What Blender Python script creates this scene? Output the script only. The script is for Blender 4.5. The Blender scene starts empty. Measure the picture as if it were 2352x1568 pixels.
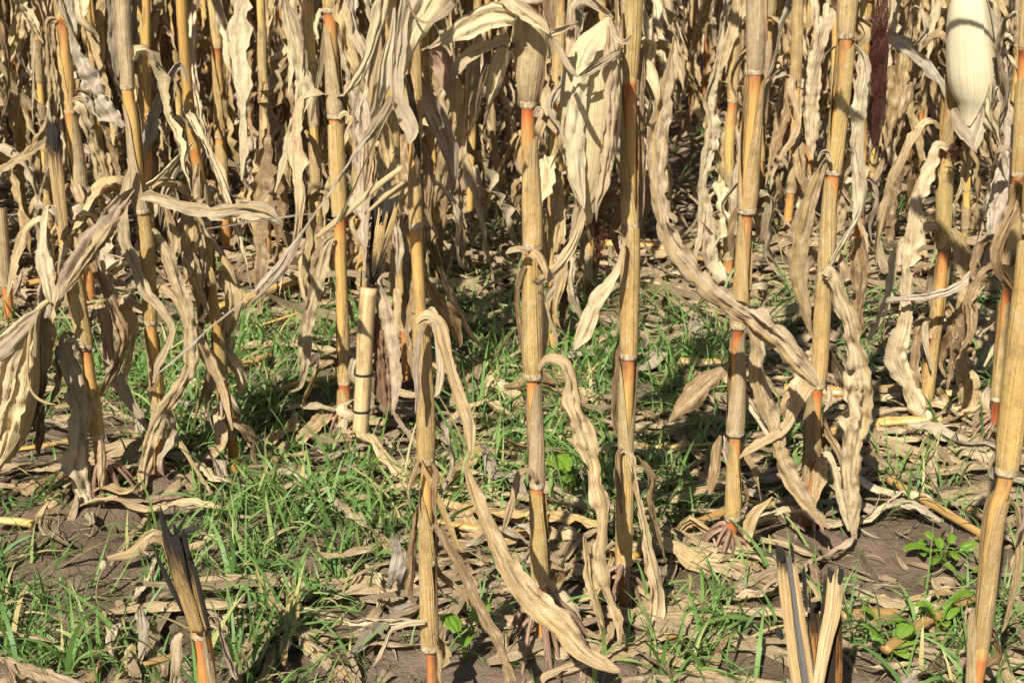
import bpy, math, random
import numpy as np
from mathutils import Vector, Matrix

random.seed(7)
rng = np.random.default_rng(7)
scene = bpy.context.scene
COL = scene.collection

# ------------------------------------------------------------------ camera
PITCH = math.radians(17.4)
FPX = 3252.0                      # focal length in pixels of a 2352 px wide picture
CAM = np.array([0.0, 0.0, 1.0])
cam_data = bpy.data.cameras.new("camera")
cam = bpy.data.objects.new("camera", cam_data)
COL.objects.link(cam)
cam.location = CAM
cam.rotation_euler = (math.radians(90) - PITCH, 0, 0)
cam_data.sensor_width = 36.0
cam_data.lens = 36.0 * FPX / 2352.0
cam_data.clip_start = 0.05
cam_data.clip_end = 500
cam_data.dof.use_dof = True
cam_data.dof.focus_distance = 2.1
cam_data.dof.aperture_fstop = 18
scene.camera = cam

# ------------------------------------------------------------------ light
SUN_EL, SUN_AZ = math.radians(42), math.radians(20)      # sun behind the camera, to its left
sun_dir = Vector((-math.sin(SUN_AZ) * math.cos(SUN_EL), -math.cos(SUN_AZ) * math.cos(SUN_EL), math.sin(SUN_EL)))
world = bpy.data.worlds.new("World")
scene.world = world
world.use_nodes = True
wn = world.node_tree.nodes
bg = wn["Background"]
sky = wn.new("ShaderNodeTexSky")
sky.sky_type = 'NISHITA'
sky.sun_disc = False
sky.sun_elevation = SUN_EL
sky.sun_rotation = math.atan2(sun_dir.x, sun_dir.y)
world.node_tree.links.new(sky.outputs[0], bg.inputs[0])
bg.inputs[1].default_value = 0.05
sun_data = bpy.data.lights.new("sun", 'SUN')
sun_data.energy = 5.0
sun_data.angle = math.radians(0.5)
sun_data.color = (1.0, 0.935, 0.83)
sun = bpy.data.objects.new("sun", sun_data)
COL.objects.link(sun)
sun.rotation_euler = sun_dir.to_track_quat('Z', 'Y').to_euler()
scene.view_settings.view_transform = 'Standard'
scene.view_settings.look = 'None'
scene.view_settings.gamma = 1
scene.view_settings.use_curve_mapping = False
scene.view_settings.exposure = 0.58
scene.cycles.max_bounces = 6
scene.cycles.diffuse_bounces = 2
scene.cycles.transmission_bounces = 3
scene.cycles.transparent_max_bounces = 4

# ------------------------------------------------------------------ geometry of the place
SP, CP = math.sin(PITCH), math.cos(PITCH)

def ray(X, Y):
    u, v = (X - 1176.0) / FPX, (Y - 784.0) / FPX
    return np.array([u, CP - v * SP, -SP - v * CP])

def on_ground(X, Y, z=0.0):
    """where a sight line through (X, Y) of the 2352 x 1568 survey picture meets height z"""
    d = ray(X, Y)
    return CAM + d * ((z - 1.0) / d[2])

def on_plane(X, Y, depth):
    d = ray(X, Y)
    return CAM + d * (depth / d[1])

def to_px(p):
    q = np.asarray(p) - CAM
    f = q[..., 1] * CP - q[..., 2] * SP
    up = q[..., 1] * SP + q[..., 2] * CP
    return 1176 + FPX * q[..., 0] / f, 784 - FPX * up / f

def px_size(p):
    """metres per survey pixel at point p"""
    q = p - CAM
    return (q[1] * CP - q[2] * SP) / FPX

def _hash(ix, iy, s):
    h = np.sin(ix * 127.1 + iy * 311.7 + s * 74.7) * 43758.5453
    return h - np.floor(h)

def vnoise(x, y, s=0.0):
    ix, iy = np.floor(x), np.floor(y)
    fx, fy = x - ix, y - iy
    fx, fy = fx * fx * (3 - 2 * fx), fy * fy * (3 - 2 * fy)
    a, b = _hash(ix, iy, s), _hash(ix + 1, iy, s)
    c, d = _hash(ix, iy + 1, s), _hash(ix + 1, iy + 1, s)
    return (a * (1 - fx) + b * fx) * (1 - fy) + (c * (1 - fx) + d * fx) * fy

MOUNDS = [on_ground(*q)[:2] for q in ((2262, 1052), (1846, 1232), (1673, 1305), (1431, 1425), (1247, 1520), (244, 1188), (793, 990), (2122, 978), (371, 1150))]

def ground_h(x, y):
    x, y = np.asarray(x, float), np.asarray(y, float)
    m = 0
    for c in MOUNDS:
        m = m + .022 * np.exp(-((x - c[0]) ** 2 + (y - c[1]) ** 2) / .085 ** 2)
    return m + (vnoise(x * 2.3, y * 2.3, 1) - .5) * .035 + (vnoise(x * 7, y * 7, 2) - .5) * .016

def gz(p):
    return float(ground_h(p[0], p[1]))

# ------------------------------------------------------------------ objects
def mesh_obj(name, verts, faces, mat, parent=None, uv=None, attrs=None, smooth=True, color=None):
    me = bpy.data.meshes.new(name)
    me.from_pydata([tuple(v) for v in np.asarray(verts, float)], [], [tuple(int(i) for i in f) for f in faces])
    if uv is not None:
        lay = me.uv_layers.new(name="UVMap")
        li = np.empty(len(me.loops), np.int32)
        me.loops.foreach_get("vertex_index", li)
        lay.data.foreach_set("uv", np.asarray(uv, np.float32)[li].ravel())
    for k, a in (attrs or {}).items():
        at = me.attributes.new(k, 'FLOAT', 'POINT')
        at.data.foreach_set("value", np.asarray(a, np.float32))
    if smooth:
        me.polygons.foreach_set("use_smooth", np.ones(len(me.polygons), bool))
    if mat is not None:
        me.materials.append(mat)
    me.update()
    o = bpy.data.objects.new(name, me)
    COL.objects.link(o)
    if parent is not None:
        o.parent = parent
        o.matrix_parent_inverse = Matrix.Translation(-Vector(parent_origin(parent)))
    if color is not None:
        o.color = color
    return o

def parent_origin(p):
    return Vector(p.location) if (p.type == 'EMPTY' and p.parent is None) else Vector((0, 0, 0))

def tag(o, label, cat, group=None, kind=None):
    o["label"] = label
    o["category"] = cat
    if group:
        o["group"] = group
    if kind:
        o["kind"] = kind
    return o

def thing(name, label, cat, loc=(0, 0, 0), group=None):
    o = bpy.data.objects.new(name, None)
    COL.objects.link(o)
    o.empty_display_size = .05
    o.location = tuple(loc)
    return tag(o, label, cat, group)

def copy_tree(o, parent=None):
    c = o.copy()
    COL.objects.link(c)
    if parent is not None:
        c.parent = parent
    for ch in o.children:
        copy_tree(ch, c)
    return c

# ------------------------------------------------------------------ shape makers
def resample(P, n):
    """Catmull-Rom through the rows of P, n samples evenly along its length"""
    P = np.asarray(P, float)
    if len(P) == 2:
        return P[0] + (P[1] - P[0]) * np.linspace(0, 1, n)[:, None]
    E = np.vstack([2 * P[0] - P[1], P, 2 * P[-1] - P[-2]])
    out = []
    for i in range(len(P) - 1):
        p0, p1, p2, p3 = E[i:i + 4]
        t = np.linspace(0, 1, 24, endpoint=False)[:, None]
        out.append(.5 * (2 * p1 + (p2 - p0) * t + (2 * p0 - 5 * p1 + 4 * p2 - p3) * t ** 2 + (3 * p1 - p0 - 3 * p2 + p3) * t ** 3))
    D = np.vstack(out + [P[-1:]])
    s = np.r_[0, np.cumsum(np.linalg.norm(np.diff(D[:, :3], axis=0), axis=1))]
    q = np.linspace(0, s[-1], n)
    return np.stack([np.interp(q, s, D[:, k]) for k in range(D.shape[1])], 1)

def unit(a):
    return a / np.maximum(np.linalg.norm(a, axis=-1, keepdims=True), 1e-9)

def smooth_noise(s, wl, seed):
    return vnoise(s / wl + seed * 13.37, np.full_like(s, seed * 3.1), seed % 17) * 2 - 1

VS = np.array([-1, -.86, -.68, -.48, -.28, -.12, 0, .12, .28, .48, .68, .86, 1.0])

def ribbon(P, W, side, roll, seed, ruffle=.25, curl=.5, fold=.0, crinkle=.08, ragged=.1, wave=.05, mid=0.0):
    """a dry leaf blade: P centre line (n,3), W full width (n), side (n,3), roll in radians (n).
    mid: where across the blade the midrib runs (-1..1); the narrow half is the one folded away"""
    n = len(P)
    s = np.r_[0, np.cumsum(np.linalg.norm(np.diff(P, axis=0), axis=1))]
    T = unit(np.gradient(P, axis=0))
    S = unit(side - (side * T).sum(1, keepdims=True) * T)
    for _ in range(3):
        S[1:-1] = unit(S[:-2] + 2 * S[1:-1] + S[2:])
    N = np.cross(S, T)
    c, d = np.cos(roll)[:, None], np.sin(roll)[:, None]
    S, N = S * c + N * d, N * c - S * d
    M = len(VS)
    half = W / 2
    def edge(k):
        notch = np.clip(smooth_noise(s, .010, seed + k + 20) - .45, 0, 1)
        return 1 + ragged * smooth_noise(s, .022, seed + k) + ragged * .8 * smooth_noise(s, .008, seed + k + 1) - notch * ragged * 3.5
    eL, eR = edge(1), edge(3)
    def ruf(k, m):
        ph = s / wave * 2 * math.pi * m + 3.5 * smooth_noise(s, .10, seed + k)
        am = np.clip(.5 + .9 * smooth_noise(s, .09, seed + k + 1), .05, 1.4)
        return .55 * np.sin(ph) * am + .75 * smooth_noise(s, wave * .55, seed + k + 2) + .45 * smooth_noise(s, wave * .22, seed + k + 14)
    rL, rR = ruf(5, 1.0), ruf(9, 1.13)
    cu = curl * (.75 + .6 * smooth_noise(s, .13, seed + 13))
    cu = np.where(np.abs(cu) < .05, .05, cu)
    kf = [smooth_noise(s, .11, seed + 31 + i) for i in range(3)]
    V = np.zeros((n, M, 3))
    UV = np.zeros((n, M, 2))
    for j, v in enumerate(VS):
        w = (v - mid) / (1 - mid) if v > mid else (v - mid) / (1 + mid)      # -1..1 seen from the midrib
        e = np.where(v < 0, eL, eR) if v != 0 else 1.0
        h = half * (1 + (e - 1) * abs(v) ** 2)
        lat = np.sin(cu * v) / cu * h
        nor = (1 - np.cos(cu * v)) / cu * h
        hidden = (v - mid) * mid > 0
        nor = nor + (fold + (.9 * abs(mid) if hidden else 0)) * abs(v - mid) * h
        own = half * ((1 - mid) if v > mid else (1 + mid))
        nor = nor + own * ruffle * abs(w) ** 2.6 * (rL if v < mid else rR)
        # lengthwise creases and small blisters
        nor = nor + half * crinkle * .7 * np.sin(v * 8 + 2.5 * kf[0] + seed) * (.4 + .6 * np.abs(kf[1]))
        ridge = 1 - 2 * np.abs(vnoise(s / .05 + seed, v * 3.6 + seed + 1.2 * kf[1], 3) - .5) * 2
        fine = 1 - 2 * np.abs(vnoise(s / .016 + seed, v * 3.0 + seed + s / .03, 4) - .5) * 2
        nor = nor + half * crinkle * (1.15 * ridge + .85 * fine + 1.6 * (vnoise(s / .024 + seed, np.full(n, v * 1.6 + seed * 2), 5) - .5))
        rib = math.exp(-(w / .10) ** 2)
        nor = nor - half * .10 * rib
        lat = lat + half * .10 * abs(v) * kf[2] * np.sign(v)
        pull = ragged * .9 * (W.max()) * (vnoise(np.array([v * 2.1 + seed]), np.array([.5]), 6)[0] - .6) * np.clip((s / s[-1] - .75) / .25, 0, 1) ** 2
        V[:, j] = P + S * lat[:, None] + N * nor[:, None] + T * pull[:, None]
        UV[:, j, 0] = s
        UV[:, j, 1] = .5 + w / 2
    F = []
    for i in range(n - 1):
        a = i * M
        for j in range(M - 1):
            F.append((a + j, a + j + 1, a + M + j + 1, a + M + j))
    return V.reshape(-1, 3), F, UV.reshape(-1, 2)

def tube(P, R, sides=12, seed=0, cap=True, ell=0.0, groove=.0):
    """round stem along P with radii R; UV.x along (m), UV.y round"""
    P = np.asarray(P, float)
    R = np.asarray(R, float)
    n = len(P)
    T = unit(np.gradient(P, axis=0))
    ref = np.array([0, -1.0, 0.0]) if abs(T[0, 1]) < .8 else np.array([0, 0, 1.0])
    A = unit(np.cross(np.cross(T, ref), T))
    B = np.cross(T, A)
    s = np.r_[0, np.cumsum(np.linalg.norm(np.diff(P, axis=0), axis=1))]
    th = np.linspace(0, 2 * math.pi, sides + 1)
    r = R[:, None] * (1 + ell * np.cos(2 * th)[None] - groove * np.exp(-((th - 1.2) / .35) ** 2)[None])
    V = P[:, None] + r[..., None] * (np.cos(th)[None, :, None] * A[:, None] + np.sin(th)[None, :, None] * B[:, None])
    UV = np.zeros((n, sides + 1, 2))
    UV[..., 0] = s[:, None]
    UV[..., 1] = (th / (2 * math.pi))[None]
    M = sides + 1
    F = [(i * M + j, i * M + j + 1, (i + 1) * M + j + 1, (i + 1) * M + j) for i in range(n - 1) for j in range(sides)]
    V, UV = V.reshape(-1, 3), UV.reshape(-1, 2)
    if cap:
        k = len(V)
        V = np.vstack([V, P[:1], P[-1:]])
        UV = np.vstack([UV, UV[:1], UV[-1:]])
        F += [(k, j + 1, j) for j in range(sides)]
        F += [(k + 1, (n - 1) * M + j, (n - 1) * M + j + 1) for j in range(sides)]
    return V, F, UV

def sheath_shape(P, R, open_dir, gap_top, seed, flare=.0):
    """leaf sheath wrapped round the axis P; the slit faces open_dir (radians, 0 = towards -Y, + = towards +X) and widens upwards"""
    n, M = len(P), 19
    T = unit(np.gradient(P, axis=0))
    A = unit(np.array([[0, -1.0, 0]]) - T * (T * np.array([[0, -1.0, 0]])).sum(1, keepdims=True))
    B = np.cross(A, T)
    B = B * np.sign(B[:, :1])
    s = np.r_[0, np.cumsum(np.linalg.norm(np.diff(P, axis=0), axis=1))]
    q = s / s[-1]
    gap = -.5 + (gap_top + .5) * q ** .8
    V = np.zeros((n, M, 3))
    UV = np.zeros((n, M, 2))
    w = np.linspace(0, 1, M)
    for j in range(M):
        edge = abs(w[j] - .5) * 2
        wob = .10 * smooth_noise(s, .03, seed + (1 if j < M / 2 else 2)) * edge ** 3
        th = open_dir + gap / 2 + wob + (2 * math.pi - gap) * w[j]
        r = R * (1 + .05 * w[j] * (1 - q) + .10 * edge ** 6 * q + .022 * smooth_noise(s + w[j] * .7, .02, seed + 7) + .018 * math.sin(w[j] * 31 + seed) + .03 * smooth_noise(s, .05, seed + 9))
        drop = P.copy()
        # uneven top edge
        up = T * (.006 * smooth_noise(np.full(n, w[j] * .2), .03, seed + 4) * q ** 8 - .012 * edge ** 4 * q ** 6)[:, None]
        V[:, j] = drop + up + r[:, None] * (np.cos(th)[:, None] * A + np.sin(th)[:, None] * B)
        UV[:, j, 0] = s
        UV[:, j, 1] = w[j]
    F = [(i * M + j, i * M + j + 1, (i + 1) * M + j + 1, (i + 1) * M + j) for i in range(n - 1) for j in range(M - 1)]
    return V.reshape(-1, 3), F, UV.reshape(-1, 2)

def join_shapes(shapes):
    V, F, UV, o = [], [], [], 0
    for v, f, u in shapes:
        V.append(v)
        UV.append(u)
        F += [tuple(i + o for i in t) for t in f]
        o += len(v)
    return np.vstack(V), F, np.vstack(UV)

# ------------------------------------------------------------------ materials
class NT:
    def __init__(s, name):
        s.m = bpy.data.materials.new(name)
        s.m.use_nodes = True
        s.t = s.m.node_tree
        s.t.nodes.clear()
        s.out = s.t.nodes.new("ShaderNodeOutputMaterial")
    def n(s, typ, **kw):
        x = s.t.nodes.new("ShaderNode" + typ)
        for k, v in kw.items():
            setattr(x, k, v)
        return x
    def l(s, a, b):
        s.t.links.new(a, b)
    def val(s, sock, v):
        if hasattr(v, "is_output"):
            s.l(v, sock)
        else:
            sock.default_value = v
    def math(s, op, a, b=0.0, clamp=False):
        x = s.n("Math", operation=op, use_clamp=clamp)
        s.val(x.inputs[0], a)
        s.val(x.inputs[1], b)
        return x.outputs[0]
    def noise(s, vec, scale=1.0, detail=2.0, rough=.55):
        x = s.n("TexNoise")
        s.l(vec, x.inputs["Vector"])
        x.inputs["Scale"].default_value = scale
        x.inputs["Detail"].default_value = detail
        x.inputs["Roughness"].default_value = rough
        return x.outputs[0]
    def ramp(s, f, lo, hi, a=0.0, b=1.0):
        x = s.n("MapRange")
        s.l(f, x.inputs[0])
        for i, v in enumerate((lo, hi, a, b)):
            x.inputs[i + 1].default_value = v
        return x.outputs[0]
    def mix(s, f, a, b, mode='MIX'):
        x = s.n("Mix", data_type='RGBA', blend_type=mode)
        s.val(x.inputs[0], f)
        for k, v in ((6, a), (7, b)):
            if hasattr(v, "is_output"):
                s.l(v, x.inputs[k])
            else:
                x.inputs[k].default_value = (*v, 1) if len(v) == 3 else v
        return x.outputs[2]
    def scaled_uv(s, su, sv, off=True, rnd=37.0):
        uv = s.n("UVMap")
        mp = s.n("Mapping")
        s.l(uv.outputs[0], mp.inputs[0])
        mp.inputs["Scale"].default_value = (su, sv, 1)
        if off:
            oi = s.n("ObjectInfo")
            add = s.n("VectorMath", operation='ADD')
            s.l(mp.outputs[0], add.inputs[0])
            k = s.math('MULTIPLY', oi.outputs["Random"], rnd)
            cx = s.n("CombineXYZ")
            s.l(k, cx.inputs[0]); s.l(k, cx.inputs[1]); s.l(k, cx.inputs[2])
            s.l(cx.outputs[0], add.inputs[1])
            return add.outputs[0]
        return mp.outputs[0]
    def bump(s, h, strength, dist=.002):
        b = s.n("Bump")
        b.inputs["Strength"].default_value = strength
        b.inputs["Distance"].default_value = dist
        s.l(h, b.inputs["Height"])
        return b.outputs[0]
    def finish(s, col, rough=.6, spec=.3, normal=None, transl=0.0, tcol=None):
        p = s.n("BsdfPrincipled")
        s.val(p.inputs["Base Color"], col)
        s.val(p.inputs["Roughness"], rough)
        p.inputs["Specular IOR Level"].default_value = spec
        if normal is not None:
            s.l(normal, p.inputs["Normal"])
        if transl:
            t = s.n("BsdfTranslucent")
            s.val(t.inputs[0], tcol if tcol is not None else col)
            if normal is not None:
                s.l(normal, t.inputs["Normal"])
            mx = s.n("MixShader")
            mx.inputs[0].default_value = transl
            s.l(p.outputs[0], mx.inputs[1]); s.l(t.outputs[0], mx.inputs[2])
            s.l(mx.outputs[0], s.out.inputs[0])
        else:
            s.l(p.outputs[0], s.out.inputs[0])
        return s.m

def blade_material(name, fib=1.0, blotch=.55, transl=.22, mould=0.0, rib=False, bump=.8, specks=1.0):
    k = NT(name)
    oi = k.n("ObjectInfo")
    f1 = k.noise(k.scaled_uv(7, 11), 1, 4, .7)
    f2 = k.noise(k.scaled_uv(6, 30, rnd=11), 1, 3, .6)
    b1 = k.noise(k.scaled_uv(16, 2.2, rnd=53), 1, 5, .7)
    b2 = k.noise(k.scaled_uv(45, 4.5, rnd=71), 1, 5, .75)
    sp = k.noise(k.scaled_uv(170, 14, rnd=19), 1, 4, .7)
    fibre = k.math('ADD', k.math('MULTIPLY', f1, .55), k.math('MULTIPLY', f2, .45))
    shade = k.ramp(fibre, .36, .62, 1 - .42 * fib, 1 + .16 * fib)
    mulc = k.n("CombineColor")
    k.l(shade, mulc.inputs[0])
    k.l(k.math('MULTIPLY', k.math('POWER', shade, 1.06), 1.0), mulc.inputs[1])
    k.l(k.math('POWER', shade, 1.18), mulc.inputs[2])
    c = k.mix(1.0, oi.outputs["Color"], mulc.outputs[0], 'MULTIPLY')
    c = k.mix(k.ramp(b1, .50, .70, 0, blotch), c, (.30, .20, .105))
    c = k.mix(k.ramp(b2, .50, .68, 0, .6 * specks), c, (.70, .575, .375))
    c = k.mix(k.ramp(b2, .46, .30, 0, .6 * specks), c, (.22, .15, .085))
    c = k.mix(k.ramp(sp, .60, .70, 0, .6 * specks), c, (.15, .10, .06))
    if mould:
        m = k.noise(k.scaled_uv(9, 2.6, rnd=91), 1, 6, .72)
        m2 = k.noise(k.scaled_uv(60, 40, rnd=15), 1, 3, .7)
        m = k.math('ADD', m, k.math('MULTIPLY', k.math('SUBTRACT', m2, .5), .4))
        c = k.mix(k.ramp(m, .50, .70, 0, mould), c, (.15, .125, .10))
    uv = k.n("UVMap")
    sx = k.n("SeparateXYZ")
    k.l(uv.outputs[0], sx.inputs[0])
    d = k.math('ABSOLUTE', k.math('SUBTRACT', sx.outputs[1], .5))
    h = k.math('ADD', fibre, k.math('MULTIPLY', b2, .8))
    if not rib:
        wob = k.math('MULTIPLY', k.math('SUBTRACT', b1, .5), .06)
        d = k.math('ADD', d, wob)
        mid = k.math('MULTIPLY', k.ramp(d, .022, .06, .85, 0), oi.outputs["Alpha"], True)
        c = k.mix(mid, c, (.50, .31, .075))
        dark = k.math('MULTIPLY', k.ramp(k.math('ABSOLUTE', k.math('SUBTRACT', d, .07)), .0, .02, .45, 0), 1.0)  # dark line beside the midrib: the ridge's shadow put into the colour
        c = k.mix(dark, c, (.20, .13, .07))
    else:
        g = k.noise(k.scaled_uv(1.6, 52, rnd=29), 1, 2, .5)
        c = k.mix(k.ramp(g, .38, .52, .5 * fib, 0), c, (.25, .16, .07))
        h = k.math('ADD', h, k.math('MULTIPLY', g, .9))
    return k.finish(c, .60, .28, k.bump(h, bump, .0035), transl)

MAT_LEAF = blade_material("dry_leaf", .78, .42, .13, bump=.8)
MAT_SHEATH = blade_material("leaf_sheath", .6, .28, .08, mould=.62, rib=True)
MAT_HUSK = blade_material("husk", .45, .10, .25, mould=.22, rib=True, bump=.5, specks=.5)
MAT_HUSK_CLEAN = blade_material("clean_husk", .36, .10, .2, rib=True, bump=.35, specks=.12)

def stalk_material():
    k = NT("stalk_rind")
    oi = k.n("ObjectInfo")
    at = k.n("Attribute", attribute_name="red")
    f1 = k.noise(k.scaled_uv(4, 24), 1, 4, .6)
    b1 = k.noise(k.scaled_uv(11, 3.0, rnd=53), 1, 5, .65)
    r = k.math('ADD', at.outputs["Fac"], k.math('MULTIPLY', k.math('SUBTRACT', f1, .5), .35), True)
    cr = k.n("ValToRGB")
    k.l(r, cr.inputs[0])
    e = cr.color_ramp.elements
    e[0].position, e[0].color = 0.0, (.66, .455, .16, 1)
    e[1].position, e[1].color = 1.0, (.20, .045, .015, 1)
    for p, c in ((.28, (.64, .41, .13, 1)), (.52, (.64, .30, .09, 1)), (.78, (.50, .14, .04, 1))):
        x = e.new(p)
        x.color = c
    c = k.mix(1.0, cr.outputs[0], oi.outputs["Color"], 'MULTIPLY')
    c = k.mix(k.ramp(f1, .35, .5, .5, 0), c, (.30, .17, .06))
    b2 = k.noise(k.scaled_uv(40, 9, rnd=23), 1, 5, .75)
    c = k.mix(k.ramp(b2, .54, .70, 0, .5), c, (.26, .17, .09))
    c = k.mix(k.ramp(b1, .50, .68, 0, .78), c, (.16, .11, .07))
    b3 = k.noise(k.scaled_uv(120, 18, rnd=61), 1, 3, .7)
    c = k.mix(k.ramp(b3, .62, .72, 0, .7), c, (.09, .065, .045))
    return k.finish(c, .38, .45, k.bump(f1, .3, .001))
MAT_STALK = stalk_material()

def plain_fibre(name, dark, light, rough=.7, su=30, sv=30, spec=.2, transl=0.0, bump=.6):
    k = NT(name)
    f = k.noise(k.scaled_uv(su, sv), 1, 4, .65)
    c = k.mix(k.ramp(f, .35, .65), dark, light)
    return k.finish(c, rough, spec, k.bump(f, bump, .0015), transl)
MAT_CHAR = plain_fibre("charred_fibre", (.006, .005, .004), (.060, .052, .042), .7, 14, 30, .2)
MAT_CHAR_GREY = plain_fibre("weathered_pith", (.030, .028, .026), (.29, .275, .25), .7, 6, 40, .25)
MAT_NODE = plain_fibre("node_rim", (.22, .15, .08), (.60, .49, .32), .6, 160, 14)
MAT_ROOT = plain_fibre("brace_root_skin", (.11, .068, .045), (.42, .26, .17), .55, 30, 8, .3)
MAT_SILK = plain_fibre("silk_thread", (.028, .010, .006), (.13, .042, .022), .6, 9, 3, .3)
MAT_BLEACHED = plain_fibre("bleached_rind", (.26, .17, .07), (.72, .56, .30), .55, 9, 16, .3)
MAT_COB = plain_fibre("cob_core", (.05, .035, .025), (.20, .15, .10), .9, 90, 60, .1)

def soil_material():
    k = NT("soil")
    g = k.n("NewGeometry")
    a = k.noise(g.outputs["Position"], 4, 6, .6)
    b = k.noise(g.outputs["Position"], 42, 5, .65)
    d = k.noise(g.outputs["Position"], 220, 3, .6)
    c = k.mix(k.ramp(a, .35, .65), (.115, .080, .054), (.215, .160, .112))
    c = k.mix(k.ramp(b, .48, .72, 0, .5), c, (.09, .063, .043))
    c = k.mix(k.ramp(d, .6, .75, 0, .5), c, (.30, .235, .17))
    h = k.math('ADD', k.math('MULTIPLY', b, 1.0), k.math('MULTIPLY', d, .35))
    return k.finish(c, .92, .1, k.bump(h, .9, .012))
MAT_SOIL = soil_material()

def green_material(name, stops, transl=.3, rough=.45):
    k = NT(name)
    at = k.n("Attribute", attribute_name="tone")
    f = k.noise(k.scaled_uv(25, 7, off=False), 1, 3)
    cr = k.n("ValToRGB")
    k.l(k.math('ADD', at.outputs["Fac"], k.math('MULTIPLY', k.math('SUBTRACT', f, .5), .25), True), cr.inputs[0])
    e = cr.color_ramp.elements
    e[0].position, e[0].color = stops[0][0], (*stops[0][1], 1)
    e[1].position, e[1].color = stops[-1][0], (*stops[-1][1], 1)
    for p, c in stops[1:-1]:
        x = e.new(p)
        x.color = (*c, 1)
    return k.finish(cr.outputs[0], rough, .35, k.bump(f, .3, .001), transl)
MAT_GRASS = green_material("grass_blade", [(0, (.06, .14, .040)), (.35, (.125, .245, .060)), (.7, (.20, .335, .085)), (.9, (.31, .40, .13)), (1, (.54, .44, .19))])
MAT_WEED = green_material("weed_leaf", [(0, (.10, .22, .02)), (1, (.24, .38, .045))], .35)

def scorched_material():
    k = NT("scorched_rind")
    oi = k.n("ObjectInfo")
    at = k.n("Attribute", attribute_name="soot")
    f1 = k.noise(k.scaled_uv(9, 14), 1, 5, .7)
    f2 = k.noise(k.scaled_uv(26, 5, rnd=9), 1, 5, .75)
    c = k.mix(k.ramp(f1, .35, .65), (.24, .15, .06), (.70, .50, .24))
    c = k.mix(1.0, c, oi.outputs["Color"], 'MULTIPLY')
    w = k.math('ADD', k.math('MULTIPLY', k.math('SUBTRACT', f2, .5), 1.6), at.outputs["Fac"])
    w = k.math('ADD', w, k.math('MULTIPLY', k.math('SUBTRACT', f1, .5), .8))
    c = k.mix(k.ramp(w, .35, .62, 0, .96), c, (.020, .017, .013))
    return k.finish(c, .6, .25, k.bump(f1, .8, .003))
MAT_SCORCH = scorched_material()

# ------------------------------------------------------------------ colours of dry plant matter (alpha = how ochre the midrib is)
TAN, PALE, GREY = (.545, .395, .20, .15), (.68, .55, .345, .1), (.46, .375, .25, .1)
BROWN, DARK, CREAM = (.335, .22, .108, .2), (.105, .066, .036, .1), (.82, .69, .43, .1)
OCHRE, SLATE, PINK, SAND = (.54, .375, .16, 1.0), (.43, .365, .27, .1), (.57, .37, .24, .2), (.61, .455, .245, .3)

def vary(c, amt=.10):
    b = 1 + random.uniform(-amt, amt)
    return (c[0] * b, c[1] * b * (1 + random.uniform(-.03, .03)), c[2] * b * (1 + random.uniform(-.08, .08)), c[3] * random.uniform(.6, 1.2))

SEED = [100]
def new_seed():
    SEED[0] += 1
    return SEED[0]

# ------------------------------------------------------------------ traced leaves: survey points -> real centre line and width
def traced(points, depth, d0=-.015, d1=-.05, lift=.012, roll=None, ruffle=.48, curl=.65, fold=0.0, crinkle=.25,
           ragged=.17, wave=.042, res=.006, flat=False, wmul=1.0, twist=42, mid=None, mat_wide=False):
    seed = new_seed()
    r = random.Random(seed)
    if mid is None:
        mid = r.choice((-1, 1)) * r.uniform(.1, .8)
    pts = np.array([p[:3] for p in points], float)
    L = np.r_[0, np.cumsum(np.hypot(*np.diff(pts[:, :2], axis=0).T))]
    q = L / L[-1]
    P, W = [], []
    for (x, y, w), t in zip(pts, q):
        if flat:
            p = on_ground(x, y, lift + .012 * math.sin(t * 9 + seed))
            p[2] += gz(p)
        else:
            p = on_plane(x, y, depth + d0 + (d1 - d0) * t)
            g = gz(p) + lift
            if p[2] < g:
                p = on_ground(x, y, g)
        P.append(p)
        W.append(w * px_size(p) * wmul * (1 if mat_wide else .88))
    P = np.array(P)
    A = resample(np.c_[P, W], 64)
    length = np.linalg.norm(np.diff(A[:, :3], axis=0), axis=1).sum()
    n = int(min(150, max(14, length / res)))
    A = resample(np.c_[P, W], n)
    P, W = A[:, :3], np.maximum(A[:, 3], .0012)
    T = unit(np.gradient(P, axis=0))
    if flat:
        up = np.array([0, 0, 1.0])
        side = unit(np.cross(T, up))
    else:
        view = unit(P - CAM)
        side = unit(np.cross(T, view))
    s = np.linspace(0, length, n)
    if not mat_wide:
        W = W * (1 + .24 * smooth_noise(s, .05, seed + 3))
    if roll is None:
        a, b = r.uniform(-twist, twist), r.uniform(-twist, twist)
        rl = a + (b - a) * s / length + 30 * smooth_noise(s, .09, seed)
    else:
        rl = np.interp(s / length, np.linspace(0, 1, len(roll)), roll)
    cl = curl * r.choice((-1, 1)) if not flat else -abs(curl)
    return ribbon(P, W, side, np.radians(rl), seed, ruffle, cl, fold, crinkle, ragged, wave, mid)

def leaf(owner, points, color=TAN, mat=None, name="leaf", amt=.08, **kw):
    depth = owner["depth"]
    v, f, uv = traced(points, depth, mat_wide=mat is not None, **kw)
    return mesh_obj(name, v, f, mat or MAT_LEAF, owner["root"], uv, color=vary(color, amt))

# ------------------------------------------------------------------ a maize plant with its own place, nodes and sheaths
PLANTS = {}

def axis_interp(path, depth, y):
    ys = [p[1] for p in path][::-1]
    xs = [p[0] for p in path][::-1]
    return float(np.interp(y, ys, xs))

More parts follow.
